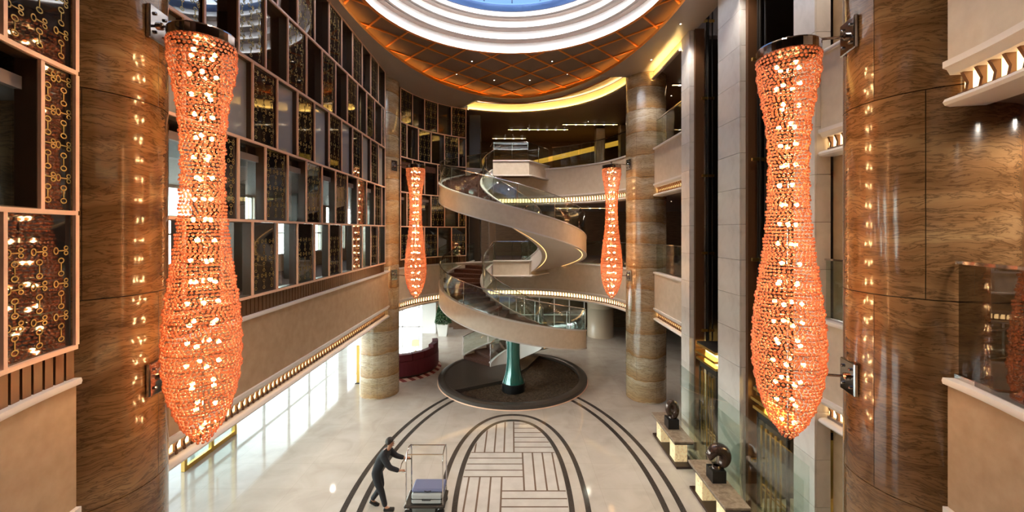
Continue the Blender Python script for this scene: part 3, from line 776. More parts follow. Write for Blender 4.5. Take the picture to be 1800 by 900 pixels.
for i in range(9000):
    a = random.uniform(-140, 62); r_ = sqrt(random.uniform(0, 1))*3.12; x, y = r_*cos(R(a)), r_*sin(R(a)); s = random.uniform(.012, .042); b0 = len(gv)
    if (x-.03)**2+(y+1.55)**2 < .31: continue
    b0 = len(gv); q = random.uniform(0, 6.28)
    for p in oc:
        px, py_ = p[0]*s*random.uniform(.7, 1.3), p[1]*s*random.uniform(.7, 1.2); gv.append((x+px*cos(q)-py_*sin(q), y+px*sin(q)+py_*cos(q), .035+p[2]*s*.7))
    gf += [tuple(k+b0 for k in t) for t in of]
g_ = ob('gravel', me('gravel', gv, gf, M['gravel']), basin); g_['kind'] = 'stuff'
tp = empty('teal_column', (.06, 17.45, .03)); tag(tp, 'glossy teal flared column on black base under the stair', 'column')
MB().lathe([(.50, 0), (.50, .34), (.46, .37), (.36, .37)], 40).build('base', M['black'], tp)
MB().lathe([(.47, .37), (.46, .42), (.40, .60), (.335, .85), (.30, 1.15), (.285, 1.6), (.29, 2.5)], 40).build('shaft', M['teal'], tp, True)

# ------------------------------------------------------------------ spiral staircase
RI, RO = 1.42, 3.46
def stair(name, label, th0, th1, z0, z1, nst, soff=.62):
    e_ = empty(name, (0, 0, 0), 0, STAIR); tag(e_, label)
    tot = th0-th1
    def zt_(th): return z0+(z1-z0)*(th0-th)/tot
    n = 96; ths = [th0-tot*i/n for i in range(n+1)]
    def helix(profile, closed=True):
        k = len(profile); v = []; f = []
        for th in ths:
            z = zt_(th)
            for r_, dz in profile: v.append((r_*cos(R(th)), r_*sin(R(th)), z+dz))
        for i in range(n):
            for j in range(k if closed else k-1):
                l = (j+1) % k; f.append((i*k+j, (i+1)*k+j, (i+1)*k+l, i*k+l))
        if closed: f += [tuple(range(k)), tuple(n*k+k-1-j for j in range(k))]
        mb = MB().add(v, f); return mb
    def hb(nm, pr, m): return autosmooth(helix(pr).build(nm, m, e_), 45)
    hb('outer_fascia', [(RO, .17), (RO, -soff+.04), (RO-.07, -soff+.04), (RO-.07, .17)], M['stairstone_daylit'])
    hb('outer_cap', [(RO+.02, .22), (RO+.02, .17), (RO-.13, .17), (RO-.13, .22)], M['white'])
    hb('outer_bead', [(RO+.02, -soff+.04), (RO+.02, -soff-.01), (RO-.12, -soff-.01), (RO-.12, -soff+.04)], M['white'])
    hb('inner_fascia', [(RI, .17), (RI, -soff+.04), (RI+.07, -soff+.04), (RI+.07, .17)], M['white'])
    hb('inner_cap', [(RI-.02, .22), (RI-.02, .17), (RI+.13, .17), (RI+.13, .22)], M['white'])
    hb('inner_bead', [(RI-.02, -soff+.04), (RI-.02, -soff-.01), (RI+.12, -soff-.01), (RI+.12, -soff+.04)], M['white'])
    hb('soffit', [(RI+.05, -soff+.03), (RO-.05, -soff+.03), (RO-.05, -soff+.06), (RI+.05, -soff+.06)], M['plaster'])
    hb('outer_light', [(RO-.20, -soff+.03), (RO-.17, -soff+.03), (RO-.17, -soff+.025), (RO-.20, -soff+.025)], M['cove_orange2'])
    hb('inner_light', [(RI+.17, -soff+.03), (RI+.20, -soff+.03), (RI+.20, -soff+.025), (RI+.17, -soff+.025)], M['cove_orange2'])
    hb('outer_handrail', [(RO-.03+.022*cos(2*pi*k/8), 1.16+.022*sin(2*pi*k/8)) for k in range(8)], M['steel'])
    hb('inner_handrail', [(RI+.03+.022*cos(2*pi*k/8), 1.16+.022*sin(2*pi*k/8)) for k in range(8)], M['steel'])
    # treads
    dth = tot/nst; rise = (z1-z0)/nst; v = []; q = 4
    for dz in (-rise-.12, 0.0):
        for r_ in (RI+.07, RO-.07):
            for j in range(q+1): a = -R(dth*1.06)*j/q; v.append((r_*cos(a), r_*sin(a), dz))
    K = q+1; f = []
    for j in range(q):
        f += [(2*K+j, 2*K+j+1, 3*K+j+1, 3*K+j), (j+1, j, K+j, K+j+1), (K+j, 3*K+j, 3*K+j+1, K+j+1), (j, j+1, 2*K+j+1, 2*K+j)]
    f += [(0, 2*K, 3*K, K), (q, K+q, 3*K+q, 2*K+q)]
    tm = me('tread', v, f, M['carpet'])
    for i in range(nst): ob('tread', tm, e_, (0, 0, z0+rise*(i+1)), R(th0-dth*i))
    # glass panels and posts
    for side, r_ in (('outer', RO-.03), ('inner', RI+.03)):
        npn = round(tot/ (26 if side == 'outer' else 38)); m_ = 6
        for p_ in range(npn):
            v = []; f = []
            for j in range(m_+1):
                th = th0-tot*(p_+.02+.96*j/m_)/npn; z = zt_(th)
                for rr in (r_-.006, r_+.006): v += [(rr*cos(R(th)), rr*sin(R(th)), z+.20), (rr*cos(R(th)), rr*sin(R(th)), z+1.14)]
            for j in range(m_):
                k = 4*j; f += [(k, k+4, k+5, k+1), (k+2, k+3, k+7, k+6), (k+1, k+5, k+7, k+3)]
            ob(side+'_glass_panel', me('glass_panel', v, f, M['rail_glass'], True), e_)
            th = th0-tot*p_/npn; z = zt_(th)
            MB().tube([((r_+.0)*cos(R(th)), r_*sin(R(th)), z+.2), (r_*cos(R(th)), r_*sin(R(th)), z+1.15)], .012, 6).build('post', M['steel'], e_)
    return e_
M['cove_orange2'] = emis('stair_strip', (1.0,.50,.16), 2.2)
STAIR = empty('spiral_staircase', (SC[0], SC[1], 0)); tag(STAIR, 'beige spiral staircase with glass guards winding up two storeys', 'staircase')
stair('lower_flight', 'lower flight of the spiral stair rising from the basin', 140, -232, .195, 5.2, 30)
stair('upper_flight', 'upper flight of the spiral stair with white soffit', 72, -246, 5.2, 10.2, 30)
# landings
def landing(L, label):
    e_ = empty('landing', (-SC[0], -SC[1], 0), 0, STAIR); tag(e_, label)
    pl = [(-.95, 20.0), (.80, 20.0), (1.95, 22.0), (1.6, 22.4), (-1.8, 22.4), (-2.0, 21.9)]
    MB().prism(pl, L-.45, L-.16).build('deck', M['carpet'], e_)
    edge = [(1.95, 21.8), (.80, 20.0), (-.95, 20.0)]
    e2 = edge
    sweep(e2, [(0, L+.13), (0, L-.62), (.10, L-.62), (.10, L+.13)]).build('parapet', M['fascia_daylit'], e_)
    sweep(e2, [(-.03, L+.19), (-.03, L+.13), (.15, L+.13), (.15, L+.19)]).build('cap', M['white'], e_)
    sweep(e2, [(-.03, L-.56), (-.03, L-.62), (.30, L-.62), (.30, L-.56)]).build('bead', M['white'], e_)
    sweep(e2, [(.04, L+.19), (.04, L+1.10), (.052, L+1.10), (.052, L+.19)]).build('glass_panel', M['rail_glass'], e_)
    MB().tube([(1.95, 21.8, L+1.12), (.80, 20.04, L+1.12), (-.95, 20.04, L+1.12), (-1.1, 20.1, L+.9)], .022, 8).build('handrail', M['steel'], e_)
    for x, y in ((.8, 20.05), (-.9, 20.05), (0, 20.05), (1.4, 21.0)): MB().tube([(x, y, L+.19), (x, y, L+1.12)], .014, 6).build('post', M['steel'], e_)
landing(L2, 'middle landing of the spiral stair with glass guard')
landing(L3, 'upper landing of the spiral stair with angled beige parapet')

# ------------------------------------------------------------------ glass balustrades of the galleries
def balustrade(path, z, h, label, step=1.5, m='rail_glass', rail=True):
    e_ = empty('glass_balustrade', (path[0][0], path[0][1], z)); tag(e_, label, 'balustrade')
    ox, oy = path[0]; loc = [(x-ox, y-oy) for x, y in path]
    pts = along(loc, step, 0); pts.append((loc[-1][0], loc[-1][1], 0))
    if sqrt((pts[-1][0]-pts[-2][0])**2+(pts[-1][1]-pts[-2][1])**2) < .3: pts.pop(-2)
    for (xa, ya, _), (xb, yb, _) in zip(pts, pts[1:]):
        l = sqrt((xb-xa)**2+(yb-ya)**2); a = atan2(yb-ya, xb-xa)
        MB().box(.008, l-.008, .09, .105, 0, h).build('glass_panel', M[m], e_, loc=(xa, ya, 0), rz=a)
    if rail:
        sweep(loc, [(.07, h), (.07, h+.035), (.125, h+.035), (.125, h)]).build('handrail', M['steel'], e_)
        sweep(loc, [(.06, 0), (.06, .05), (.135, .05), (.135, 0)]).build('shoe', M['steel'], e_)
    return e_
balustrade(P_nearright, L2, 1.28, 'glass balustrade on the parapet at the lower right edge', m='smoke_glass')
balustrade(P_nearright, L3, 1.28, 'glass balustrade on the upper parapet above the right edge')
balustrade(arc(0, FY1, FR, 66, 7, 24), L2, 1.1, 'glass balustrade of the middle gallery behind the stair')
balustrade(arc(0, FY1, FR, 66, 7, 24), L3, 1.1, 'glass balustrade of the upper gallery behind the stair')
balustrade(P_rightfar, L2, 1.1, 'glass balustrade of the middle gallery beside the lifts')
balustrade(P_rightfar, L3, 1.1, 'glass balustrade of the upper gallery beside the lifts')
balustrade(P_rightnear, L2, 1.1, 'glass balustrade stub beside the near right column')

# ------------------------------------------------------------------ stone piers of the lift bay
def pier(y0, y1, x0, depth, label):
    e_ = empty('stone_pier', (x0, y0, 0)); tag(e_, label, 'pier', 'pale stone piers of the lift bay')
    w = y1-y0; MB().box(.03, depth, .03, w-.03, 0, 13.44).build('core', M['reveal'], e_)
    h = .896; n = 15
    a = MB().box(0, .03, 0, w, .004, h-.004).mesh('stone_slab', M['pil']); b = MB().box(.034, depth, -.001, .03, .004, h-.004).mesh('stone_slab', M['pil']); c_ = MB().box(.034, depth, w-.03, w, .004, h-.004).mesh('stone_slab', M['pil'])
    for i in range(n):
        for q in (a, b, c_): ob('stone_slab', q, e_, (0, 0, i*h))
pier(12.80, 13.40, 5.7, .55, 'pale stone pier left of the lifts beside the far column')
pier(9.97, 11.02, 5.7, .42, 'wide pale stone pier between the two lifts')
pier(7.50, 8.06, 5.7, .30, 'pale stone pier between the near lift and the right chandelier')
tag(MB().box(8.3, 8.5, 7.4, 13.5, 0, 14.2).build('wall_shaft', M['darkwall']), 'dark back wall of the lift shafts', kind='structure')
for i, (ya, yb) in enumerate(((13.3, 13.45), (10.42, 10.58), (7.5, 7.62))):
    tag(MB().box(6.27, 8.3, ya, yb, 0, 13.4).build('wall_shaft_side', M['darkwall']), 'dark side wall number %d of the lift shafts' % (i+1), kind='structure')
# guide rails with brackets
def guide(x, y, label):
    e_ = empty('lift_guide_rail', (x, y, 0)); tag(e_, label, 'guide rail', 'steel guide rails in the lift shafts')
    MB().box(-.05, .05, -.012, .012, 0, 14).box(-.012, .012, -.05, .012, 0, 14).build('rail', M['darksteel'], e_)
    MB().tube([(.16, .02, 0), (.16, .02, 14)], .025, 8).build('pipe', M['darksteel'], e_)
    bm_ = MB().box(-.18, .2, -.03, .03, -.04, .04).mesh('bracket', M['gold'])
    for k in range(6): ob('bracket', bm_, e_, (0, 0, 1.4+2.45*k))
guide(6.2, 12.62, 'dark guide rail of the far lift beside its left pier')
guide(6.2, 11.22, 'dark guide rail of the far lift beside the wide pier')
guide(6.05, 9.74, 'dark guide rail of the near lift beside the wide pier')
guide(6.2, 8.26, 'dark guide rail of the near lift beside its right pier')
for y, lab in ((9.85, 'slim bronze cover strip on the near side of the wide pier'), (12.68, 'slim bronze cover strip on the near side of the left pier')):
    tag(MB().box(5.84, 6.12, y, y+.1, 0, 13.44).build('cover_strip', M['slat']), lab, 'cover strip')
# lift cars
def lift(y0, y1, zt_, label):
    e_ = empty('lift_car', (5.85, y0, 0)); tag(e_, label, 'lift', 'glass lift cars with gold roofs'); w = y1-y0; d = 1.55
    MB().box(0, d, 0, w, .02, .25).build('floor_pan', M['darksteel'], e_)
    MB().box(.02, d, .02, w-.02, zt_-.75, zt_-.55).build('header', M['darksteel'], e_)
    MB().box(-.06, d, -.06, w+.06, zt_-.55, zt_-.48).build('lower_roof_plate', M['gold'], e_)
    MB().box(.12, d, .12, w-.12, zt_-.48, zt_-.34).build('lower_light_band', M['strip_gold'], e_)
    MB().box(-.10, d, -.08, w+.08, zt_-.34, zt_-.27).build('middle_roof_plate', M['gold'], e_)
    MB().box(.14, d, .14, w-.14, zt_-.27, zt_-.10).build('upper_light_band', M['strip_gold'], e_)
    MB().box(-.06, d, -.04, w+.04, zt_-.10, zt_-.03).build('roof_edge', M['gold'], e_)
    MB().box(-.05, d, -.03, w+.03, zt_-.03, zt_).build('roof_plate', M['darksteel'], e_)
    MB().box(0, .015, .03, w-.03, .25, zt_-.75).build('front_glass', M['screen_glass'], e_)
    MB().box(.03, d, 0, .015, .25, zt_-.75).build('side_glass', M['screen_glass'], e_)
    MB().box(d-.05, d, .03, w-.03, .25, zt_-.75).build('door_panel', M['gold'], e_)
    for k in range(5): MB().box(-.025, .0, .18+k*(w-.4)/4, .22+k*(w-.4)/4, .55, zt_-.85).build('gold_bar', M['gold'], e_)
    for x, y in ((0, 0), (0, w-.05), (d-.06, 0), (d-.06, w-.05)): MB().box(x, x+.05, y, y+.05, .25, zt_-.75).build('corner_post', M['darksteel'], e_)
    for z in (.9, 1.0): MB().box(.05, .08, .1, w-.1, z, z+.03).build('inner_rail', M['gold'], e_)
    l = bpy.data.lights.new('car_light', 'AREA'); l.energy = 40; l.size = .8; l.color = (1, .78, .45); lo = bpy.data.objects.new('car_light', l); link(lo, e_); lo.location = (d*.55, w/2, zt_-.8)
lift(11.40, 12.46, 3.55, 'glass lift car with glowing gold roof beyond the wide pier')
lift(8.45, 9.52, 3.30, 'glass lift car with gold roof nearest behind the right chandelier')
# tall glass screens in front of the lifts
for i, (ya, yb, lab) in enumerate(((11.25, 13.0, 'tall clear glass screen before the far lift'), (9.45, 11.2, 'tall clear glass screen before the wide pier'), (7.35, 9.4, 'tall clear glass screen before the near lift'))):
    e_ = empty('glass_screen', (5.48, ya, 0)); tag(e_, lab, 'glass screen', 'glass screens before the lifts')
    MB().box(0, .016, .01, yb-ya-.01, .06, 2.65).build('glass_panel', M['screen_glass'], e_); MB().box(-.03, .045, 0, yb-ya, 0, .06).build('shoe', M['steel'], e_)
    MB().box(.11, .126, .3, yb-ya-.4, .06, 2.2).build('inner_glass_panel', M['screen_glass'], e_)
    MB().box(.08, .155, .3, yb-ya-.4, 0, .06).build('inner_shoe', M['steel'], e_)

# ------------------------------------------------------------------ console tables with bronze sculptures
M['onyx'] = noise_col(mat('onyx', (.75,.60,.36), .3, emit=(1,.72,.36), es=.22), [(.45,.30,.14), (.80,.66,.42), (.86,.76,.56)], 9, detail=5, dist=1.5)  # the legs' lit look is put in as a faint glow of the stone
M['marble_top'] = noise_col(mat('brown_marble_top', (.30,.22,.16), .08), [(.20,.14,.10), (.36,.28,.21)], 7, detail=8, dist=1.0)
M['wenge'] = mat('wenge', (.035,.016,.011), .3)
def console(y0, y1, label):
    e_ = empty('console_table', (4.78, y0, 0)); tag(e_, label, 'console', 'stone console tables before the lifts'); l = y1-y0; w = .58
    MB().cbox(.05, w+.05, -.02, l+.02, 0, .07, .006).build('plinth', M['wenge'], e_)
    MB().cbox(0, w, 0, l, .73, .79, .006).build('top', M['marble_top'], e_)
    MB().box(.015, w-.015, .015, l-.015, .695, .73).build('edge', M['wenge'], e_)
    for ya in (.22, l-.60): MB().cbox(.10, w-.10, ya, ya+.38, .07, .695, .01).build('leg', M['onyx'], e_)
console(8.92, 10.82, 'console table with pale onyx legs nearest the viewer at the right')
console(11.72, 13.66, 'console table with pale onyx legs farther back at the right')
def sculpture(x, y, z, kind, label):
    e_ = empty('bronze_sculpture', (x, y, z)); tag(e_, label, 'sculpture', 'bronze sculptures on the consoles')
    MB().cbox(-.17, .17, -.17, .17, 0, .30, .006).build('plinth', M['black'], e_)
    mb = MB(); pts = []; rad = []
    if kind == 'curl':
        for i in range(30):
            t = i/29; a = R(-75+ 270*t); rr = .205-.03*t
            pts.append((rr*cos(a)+.03, .02*sin(6*t), .30+.26+rr*1.08*sin(a))); rad.append(.05+.125*sin(pi*min(1, t*1.02))**.5*(1-.30*t))
        mb.tube(pts, rad, 18); autosmooth(mb.build('curled_form', M['bronze'], e_, True), 60)
        m2 = MB(); m2.tube([(-.17, .0, .72), (-.22, 0, .66), (-.17, 0, .60), (-.11, 0, .62)], [.03, .045, .05, .03], 12); m2.build('curl_tip', M['bronze'], e_, True)
        MB().lathe([(.11, .28), (.10, .33), (.07, .36)], 20).build('foot', M['bronze'], e_, True)
    else:
        for i in range(33):
            a = R(-90+ 330*i/32); rr = .20-.0014*i
            pts.append((rr*.72*cos(a), 0, .30+.27+rr*1.18*sin(a))); rad.append(.115-.0012*i)
        mb.tube(pts, rad, 16); mb.build('ring_form', M['bronze'], e_, True)
        mb2 = MB(); mb2.tube([(0, -.02, .44), (.03, 0, .52), (.02, .02, .60), (-.03, .01, .66)], [.05, .085, .08, .035], 14); mb2.build('inner_form', M['bronze'], e_, True)
        MB().lathe([(.09, .29), (.08, .34), (.05, .37)], 18).build('foot', M['bronze'], e_, True)
sculpture(5.10, 9.95, .79, 'curl', 'curled bronze sculpture on black cube on the nearer console')
sculpture(5.06, 12.62, .79, 'ring', 'oval bronze sculpture on black cube on the farther console')

# ------------------------------------------------------------------ lobby furniture at the left
sofa = empty('curved_sofa', (-5.75, 20.6, 0)); tag(sofa, 'curved maroon velvet sofa beside the far left column', 'sofa')
def arc_block(r0, r1, a0, a1, z0, z1, n=24):
    pl = [(r1*cos(R(a0+(a1-a0)*i/n)), r1*sin(R(a0+(a1-a0)*i/n))) for i in range(n+1)]+[(r0*cos(R(a1-(a1-a0)*i/n)), r0*sin(R(a1-(a1-a0)*i/n))) for i in range(n+1)]
    return MB().prism(pl, z0, z1)
o = arc_block(1.62, 1.92, -118, 22, .12, .80).build('backrest', M['maroon'], sofa)
for k in range(7):
    a0 = -118+k*20
    o = arc_block(1.60, 1.90, a0+.3, a0+19.7, .80, 1.12+(.12 if k > 4 else .0)+.05*k/6).build('back_cushion', M['maroon'], sofa)
    bv = o.modifiers.new('soft', 'BEVEL'); bv.width = .06; bv.segments = 3
    o = arc_block(.95, 1.60, a0+.3, a0+19.7, .28, .50).build('seat_cushion', M['maroon'], sofa); bv = o.modifiers.new('soft', 'BEVEL'); bv.width = .05; bv.segments = 3
arc_block(1.0, 1.88, -117, 21, 0.03, .28).build('base', M['wenge'], sofa)
rug = MB().lathe([(.001, .012), (2.08, .012), (2.10, .0)], 64).build('round_rug', M['rug'], None, loc=(-5.75, 20.4, 0)); tag(rug, 'round striped red and cream rug under the sofa', 'rug')
T = M['rug'].node_tree; t_ = N(M['rug'], 'ShaderNodeTexCoord'); w_ = N(M['rug'], 'ShaderNodeTexWave'); w_.inputs['Scale'].default_value = 1.1; r_ = N(M['rug'], 'ShaderNodeValToRGB')
r_.color_ramp.elements[0].color = (.22,.03,.025,1); r_.color_ramp.elements[1].color = (.62,.42,.32,1); r_.color_ramp.elements[0].position = .45; r_.color_ramp.elements[1].position = .55
w_.bands_direction = 'DIAGONAL'; T.links.new(t_.outputs['Object'], w_.inputs[0]); T.links.new(w_.outputs[0], r_.inputs[0]); T.links.new(r_.outputs[0], T.nodes['Principled BSDF'].inputs['Base Color'])
st = empty('side_table', (-5.15, 21.2, .012)); tag(st, 'small round dark side table carrying the lamp', 'table')
MB().lathe([(.001, .52), (.30, .52), (.31, .54), (.30, .56), (.001, .56)], 28).build('top', M['wenge'], st); MB().lathe([(.20, 0), (.20, .03), (.03, .06), (.03, .52)], 20).build('pedestal', M['steel'], st)
lp = empty('table_lamp', (-5.15, 21.2, .572)); tag(lp, 'table lamp with glowing yellow shade by the sofa', 'lamp')
MB().lathe([(.001, 0), (.09, 0), (.09, .02), (.02, .05), (.015, .36)], 18).build('base', M['steel'], lp); MB().lathe([(.20, .34), (.17, .62)], 24).build('lamp_shade', M['shade'], lp, True)
def armchair(x, y, rz, label):
    e_ = empty('armchair', (x, y, .012), rz); tag(e_, label, 'armchair')
    MB().cbox(-.36, .36, -.34, .34, .16, .42, .04).build('seat', M['gold_fabric'], e_); MB().cbox(-.36, .36, .26, .42, .30, 1.0, .05).build('backrest', M['gold_fabric'], e_)
    for s in (-1, 1): MB().cbox(s*.40-.06, s*.40+.06, -.34, .36, .16, .62, .03).build('armrest', M['gold_fabric'], e_)
    for s in (-1, 1):
        for q in (-1, 1): MB().cbox(s*.33-.025, s*.33+.025, q*.28-.025, q*.28+.025, 0, .16, .006).build('leg', M['wenge'], e_)
M['gold_fabric'] = mat('gold_fabric', (.45,.30,.08), .6)
armchair(-6.6, 21.2, R(60), 'gold armchair behind the far left column')
ps = empty('brass_pedestal', (-7.05, 18.35, 0)); tag(ps, 'slim brass pedestal standing left of the far column', 'pedestal')
MB().cbox(-.09, .09, -.09, .09, .04, 1.72, .01).build('shaft', M['gold'], ps); MB().cbox(-.14, .14, -.14, .14, 0, .04, .006).build('foot', M['darksteel'], ps); MB().cbox(-.10, .10, -.10, .10, 1.72, 1.75, .006).build('cap', M['gold'], ps)
tr = empty('potted_topiary', (-4.62, 26.7, 0)); tag(tr, 'clipped green topiary in a tall white planter', 'plant')
MB().add([(-.27,-.27,0),(.27,-.27,0),(.27,.27,0),(-.27,.27,0),(-.38,-.38,.85),(.38,-.38,.85),(.38,.38,.85),(-.38,.38,.85),(-.32,-.32,.85),(.32,-.32,.85),(.32,.32,.85),(-.32,.32,.85),(-.32,-.32,.75),(.32,-.32,.75),(.32,.32,.75),(-.32,.32,.75)],
    [(0,3,2,1),(0,1,5,4),(1,2,6,5),(2,3,7,6),(3,0,4,7),(4,5,9,8),(5,6,10,9),(6,7,11,10),(7,4,8,11),(8,9,13,12),(9,10,14,13),(10,11,15,14),(11,8,12,15),(12,13,14,15)]).build('pot', M['whitewall'], tr)
lv = []; lf = []
for i in range(5200):
    z = random.uniform(.82, 2.75); u = (z-.82)/1.93; rr = (.50*(1-u)**.8+.06)*random.uniform(.75, 1.05); a = random.uniform(0, 6.28); c_ = Vector((rr*cos(a), rr*sin(a), z)); b0 = len(lv)
    d1 = Vector((random.gauss(0,1), random.gauss(0,1), random.gauss(0,1))).normalized(); d2 = d1.orthogonal().normalized(); s = random.uniform(.03, .06)
    lv += [tuple(c_-d1*s), tuple(c_+d2*s*.5), tuple(c_+d1*s), tuple(c_-d2*s*.5)]; lf.append((b0, b0+1, b0+2, b0+3))
o = ob('foliage', me('foliage', lv, lf, M['green']), tr); o['kind'] = 'stuff'
MB().tube([(0,0,.7),(0,0,2.5)], .03, 8).build('stem', M['wenge'], tr)
tag(MB().box(-6.15, -5.2, 27.2, 27.5, 0, 3.42).build('wall_return', M['whitewall']), 'white wall return beside the topiary', kind='structure')
tag(MB().box(-4.2, 4.6, 28.4, 28.6, 0, 3.42).build('wall_shopfront', M['brownwall']), 'brown wall behind the stair on the ground floor', kind='structure')
glazed('window_21', ((-1.2, 27.0), (4.9, 27.0)), 0, 3.3, 'glazed shopfront behind the stair on the ground floor', 1.1)

dr = empty('door_1', (-9.55, 11.6, 0)); tag(dr, 'brass framed glass entrance door at the left of the lobby', kind='structure')
for y in (0, 1.05, 2.1): MB().cbox(-.06, .06, y-.05, y+.05, 0, 2.9, .01).build('brass_post', M['gold'], dr)
for z in (.0, 2.78): MB().cbox(-.05, .05, 0, 2.1, z, z+.14, .01).build('brass_rail', M['gold'], dr)
for y in (.06, 1.11): MB().box(-.008, .008, y, y+.93, .14, 2.78).build('glass_leaf', M['rail_glass'], dr)
for y in (.9, 1.2): MB().tube([(.08, y, .9), (.08, y, 1.5)], .018, 8).build('pull_handle', M['gold'], dr)

# gold beams and linear lights in the galleries
def linear(xa, xb, y, z, label):
    e_ = empty('linear_light', ((xa+xb)/2, y, z)); tag(e_, label, 'light'); l = xb-xa
    MB().box(-l/2, l/2, -.06, .06, -.05, 0).build('housing', M['darksteel'], e_); n = int(l/.55)
    MB().box(-l/2+.05, l/2-.05, -.045, .045, -.056, -.05).build('diffuser', M['strip'], e_)
    for i in range(n): MB().lathe([(.06, -.07), (.06, -.05)], 10).build('spot', M['lamp_disc'], e_, loc=(-l/2+(i+.5)*l/n, 0, 0)); MB().lathe([(.001, -.07), (.06, -.07)], 10).build('spot', M['lamp_disc'], e_, loc=(-l/2+(i+.5)*l/n, 0, 0))
linear(-.3, 3.6, 25.2, 13.459, 'long dotted linear light left in the upper gallery ceiling')
linear(3.0, 6.4, 24.0, 13.459, 'long dotted linear light right in the upper gallery ceiling')
linear(-1.4, 1.0, 27.6, 13.459, 'short dotted linear light at the back of the upper gallery')
linear(7.0, 9.2, 17.5, 13.459, 'short linear light behind the far right column upstairs')
linear(2.6, 6.2, 24.0, 8.419, 'long dotted linear light in the middle gallery ceiling')
def beam(a, b, s, label):
    (xa, ya, za), (xb, yb, zb) = a, b; o = MB().tube([a, b], s, 4, True).build('gold_beam', M['gold_lit'], None); tag(o, label, 'beam')
M['gold_lit'] = mat('gold_leaf_glow', (.80,.52,.13), .35, .6, emit=(1,.5,.06), es=.4)  # beams are no lamps; emission paints the light on their gold
beam((-1.0, 26.8, 11.0), (7.0, 25.6, 12.7), .16, 'long slanting gold beam in the upper gallery')
beam((2.6, 28.0, 11.2), (5.4, 27.4, 11.5), .16, 'short gold beam below the long beam in the upper gallery')
beam((4.0, 27.4, 10.9), (5.6, 27.0, 11.1), .12, 'lowest short gold beam in the upper gallery')
beam((.6, 27.6, 10.7), (2.4, 27.2, 11.0), .10, 'small gold beam behind the upper landing glass')
beam((8.2, 19.0, 11.6), (9.6, 17.0, 11.9), .14, 'gold beam behind the far right column upstairs')
for x, y, z0, z1, lab in ((5.5, 25.0, 10.2, 13.4, 'dark square post in the upper gallery left of the far column'), (6.8, 24.2, 10.2, 13.4, 'dark square post in the upper gallery beside the far column')):
    tag(MB().cbox(x-.28, x+.28, y-.28, y+.28, z0, z1, .02).build('gallery_post', M['tan']), lab, 'post')
tag(MB().cbox(-1.35, -.95, 23.2, 23.6, 5.2, 8.42, .02).build('gallery_post', M['cream']), 'cream post on the middle gallery behind the stair', 'post')

# ------------------------------------------------------------------ porter pushing a luggage cart
def skin(name, verts, edges, radii, m, parent, root=0, sub=2):
    me_ = bpy.data.meshes.new(name); me_.from_pydata(verts, edges, []); me_.materials.append(m)
    o = ob(name, me_, parent)
    bm = bmesh.new(); bm.from_mesh(me_); lay = bm.verts.layers.skin.verify()
    bm.verts.ensure_lookup_table()
    for v_, r_ in zip(bm.verts, radii): v_[lay].radius = r_ if hasattr(r_, '__len__') else (r_, r_)
    bm.verts[root][lay].use_root = True
    bm.to_mesh(me_); bm.free()
    s = o.modifiers.new('skin', 'SKIN'); s.use_smooth_shade = True; s.branch_smoothing = .4
    u = o.modifiers.new('sub', 'SUBSURF'); u.levels = sub; u.render_levels = sub
    return o
per = empty('person', (-3.42, 10.05, 0), R(0)); tag(per, 'person in a dark suit leaning forward and pushing the luggage cart', 'person')
V = {'pel': (0,0,.92), 'waist': (.06,0,1.06), 'chest': (.16,0,1.27), 'shou': (.24,0,1.43), 'neck': (.30,0,1.50), 'jaw': (.345,0,1.565), 'head': (.36,0,1.64), 'crown': (.36,0,1.73),
     'hl': (0,.10,.88), 'kl': (.10,.11,.50), 'al': (-.16,.11,.14), 'tl': (-.06,.12,.05),
     'hr': (0,-.10,.88), 'kr': (.16,-.10,.49), 'ar': (.26,-.10,.10), 'tr': (.40,-.10,.04),
     'sl': (.24,.19,1.40), 'el': (.42,.23,1.20), 'wl': (.66,.20,1.16), 'sr': (.24,-.19,1.40), 'er': (.40,-.24,1.17), 'wr': (.64,-.22,1.08)}
keys = list(V); ed = [('pel','waist'),('waist','chest'),('chest','shou'),('shou','neck'),('neck','jaw'),('jaw','head'),('head','crown'),('pel','hl'),('hl','kl'),('kl','al'),('al','tl'),('pel','hr'),('hr','kr'),('kr','ar'),('ar','tr'),('shou','sl'),('sl','el'),('el','wl'),('shou','sr'),('sr','er'),('er','wr')]
rad = {'pel': (.12,.15), 'waist': (.11,.14), 'chest': (.12,.165), 'shou': (.075,.11), 'neck': .052, 'jaw': .062, 'head': .092, 'crown': .06, 'hl': .09, 'kl': .058, 'al': .038, 'tl': .035, 'hr': .09, 'kr': .058, 'ar': .038, 'tr': .035, 'sl': .065, 'el': .043, 'wl': .028, 'sr': .065, 'er': .043, 'wr': .028}
vb = [V[k] for k in keys]; eb = [(keys.index(a), keys.index(b)) for a, b in ed]; rb2 = [rad[k] for k in keys]
for w, s in (('wl', 1), ('wr', -1)):   # palm and five fingers curled round the push bar
    wx, wy, wz = V[w]; i0 = len(vb); vb.append((wx+.055, wy, wz+.005)); rb2.append((.018, .035)); eb.append((keys.index(w), i0))
    for k in range(4):
        y = wy+(k-1.5)*.021; j = len(vb); ln = (.030, .036, .034, .026)[k]
        vb += [(wx+.10, y, wz+.012), (wx+.10+ln, y, wz-.004), (wx+.095+ln, y, wz-.032)]; rb2 += [.0095, .009, .008]; eb += [(i0, j), (j, j+1), (j+1, j+2)]
    j = len(vb); vb += [(wx+.06, wy-s*.042, wz-.008), (wx+.09, wy-s*.045, wz-.028)]; rb2 += [.011, .009]; eb += [(i0, j), (j, j+1)]
skin('body', vb, eb, rb2, M['skin'], per)
rad['neck'] = (.050, .050)
ck = ['pel','waist','chest','shou','neck','hl','kl','al','hr','kr','ar','sl','el','wl','sr','er','wr']
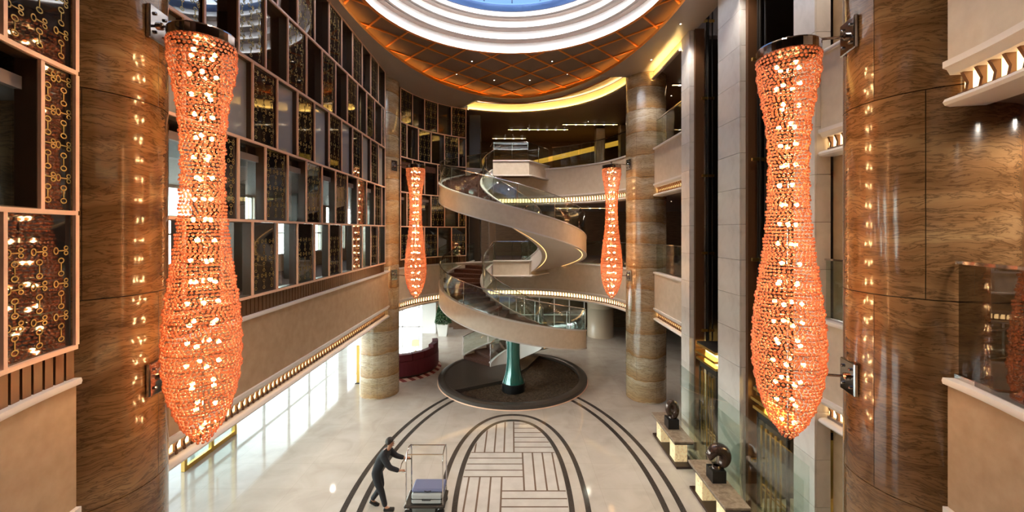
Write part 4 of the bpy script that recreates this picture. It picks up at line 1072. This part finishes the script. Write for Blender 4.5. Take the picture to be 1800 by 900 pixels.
skin('suit', [V[k] for k in ck], [(ck.index(a), ck.index(b)) for a, b in ed if a in ck and b in ck], [tuple(q+(.022 if k == 'neck' else .042 if k in ('shou', 'sl', 'sr') else .026) for q in (rad[k] if hasattr(rad[k], '__len__') else (rad[k], rad[k]))) for k in ck], M['suit'], per)
hm_ = sphere_mesh('hair', .112, M['hair'], 3)
for v_ in hm_.vertices:
    if v_.co.x > .02 and v_.co.z < .03: v_.co = v_.co*.72
    if v_.co.z < -.05: v_.co = v_.co*.8
ob('hair', hm_, per, (.335, 0, 1.685))
for nm, p_, s_, m_ in (('nose', (.448, 0, 1.635), .016, 'skin'), ('eye', (.432, .033, 1.665), .012, 'hair'), ('eye', (.432, -.033, 1.665), .012, 'hair'), ('ear', (.35, .092, 1.645), .022, 'skin'), ('ear', (.35, -.092, 1.645), .022, 'skin'), ('mouth', (.43, 0, 1.592), .013, 'maroon')):
    ob(nm, sphere_mesh(nm, s_, M[m_], 2), per, p_)
for x, y, z, rx in ((-.10, .115, .05, .5), (.34, -.10, .04, 0)):
    MB().cbox(-.13, .14, -.045, .045, -.04, .05, .02).build('shoe', M['black'], per, loc=(x, y, z), rot=(0, rx, 0))
cart = empty('luggage_cart', (-2.15, 10.05, 0)); tag(cart, 'chrome luggage cart with a hooped frame pushed by the porter', 'cart')
MB().cbox(-.50, .50, -.32, .32, .20, .27, .02).build('deck', M['darksteel'], cart)
for x in (-.45, .45):
    MB().tube([(x, -.27, .27), (x, -.27, 1.35), (x, -.20, 1.50), (x, 0, 1.56), (x, .20, 1.50), (x, .27, 1.35), (x, .27, .27)], .016, 8).build('hoop_frame', M['steel'], cart)
for y in (-.22, .22): MB().tube([(-.45, y, 1.48), (.45, y, 1.48)], .014, 8).build('top_rail', M['steel'], cart)
MB().tube([(-.45, -.27, 1.06), (-.62, -.22, 1.08), (-.64, 0, 1.12), (-.62, .22, 1.12), (-.45, .27, 1.10)], .015, 8).build('push_bar', M['steel'], cart)
for x in (-.40, .40):
    for y in (-.25, .25):
        MB().tube([(x, y-.025, .09), (x, y+.025, .09)], .09, 16).build('wheel', M['black'], cart); MB().box(x-.03, x+.03, y-.04, y+.04, .17, .2).build('fork', M['steel'], cart)
sc_ = empty('suitcase', (-2.10, 10.05, .27)); tag(sc_, 'grey suitcase lying on the luggage cart', 'suitcase')
MB().cbox(-.38, .38, -.26, .26, .0, .26, .035).build('shell', M['bag_grey'], sc_); MB().tube([(-.10, -.26, .13), (-.10, -.30, .13), (.10, -.30, .13), (.10, -.26, .13)], .012, 6).build('handle', M['black'], sc_)
MB().box(-.385, .385, -.265, .265, .125, .14).build('zip_band', M['black'], sc_)
gb = empty('garment_bag', (-2.08, 10.05, .53)); tag(gb, 'flat blue garment bag on top of the grey suitcase', 'bag')
MB().cbox(-.40, .40, -.22, .22, 0, .09, .03).build('body', M['bag_blue'], gb); MB().tube([(-.08, -.22, .05), (0, -.27, .06), (.08, -.22, .05)], .012, 6).build('handle', M['black'], gb)
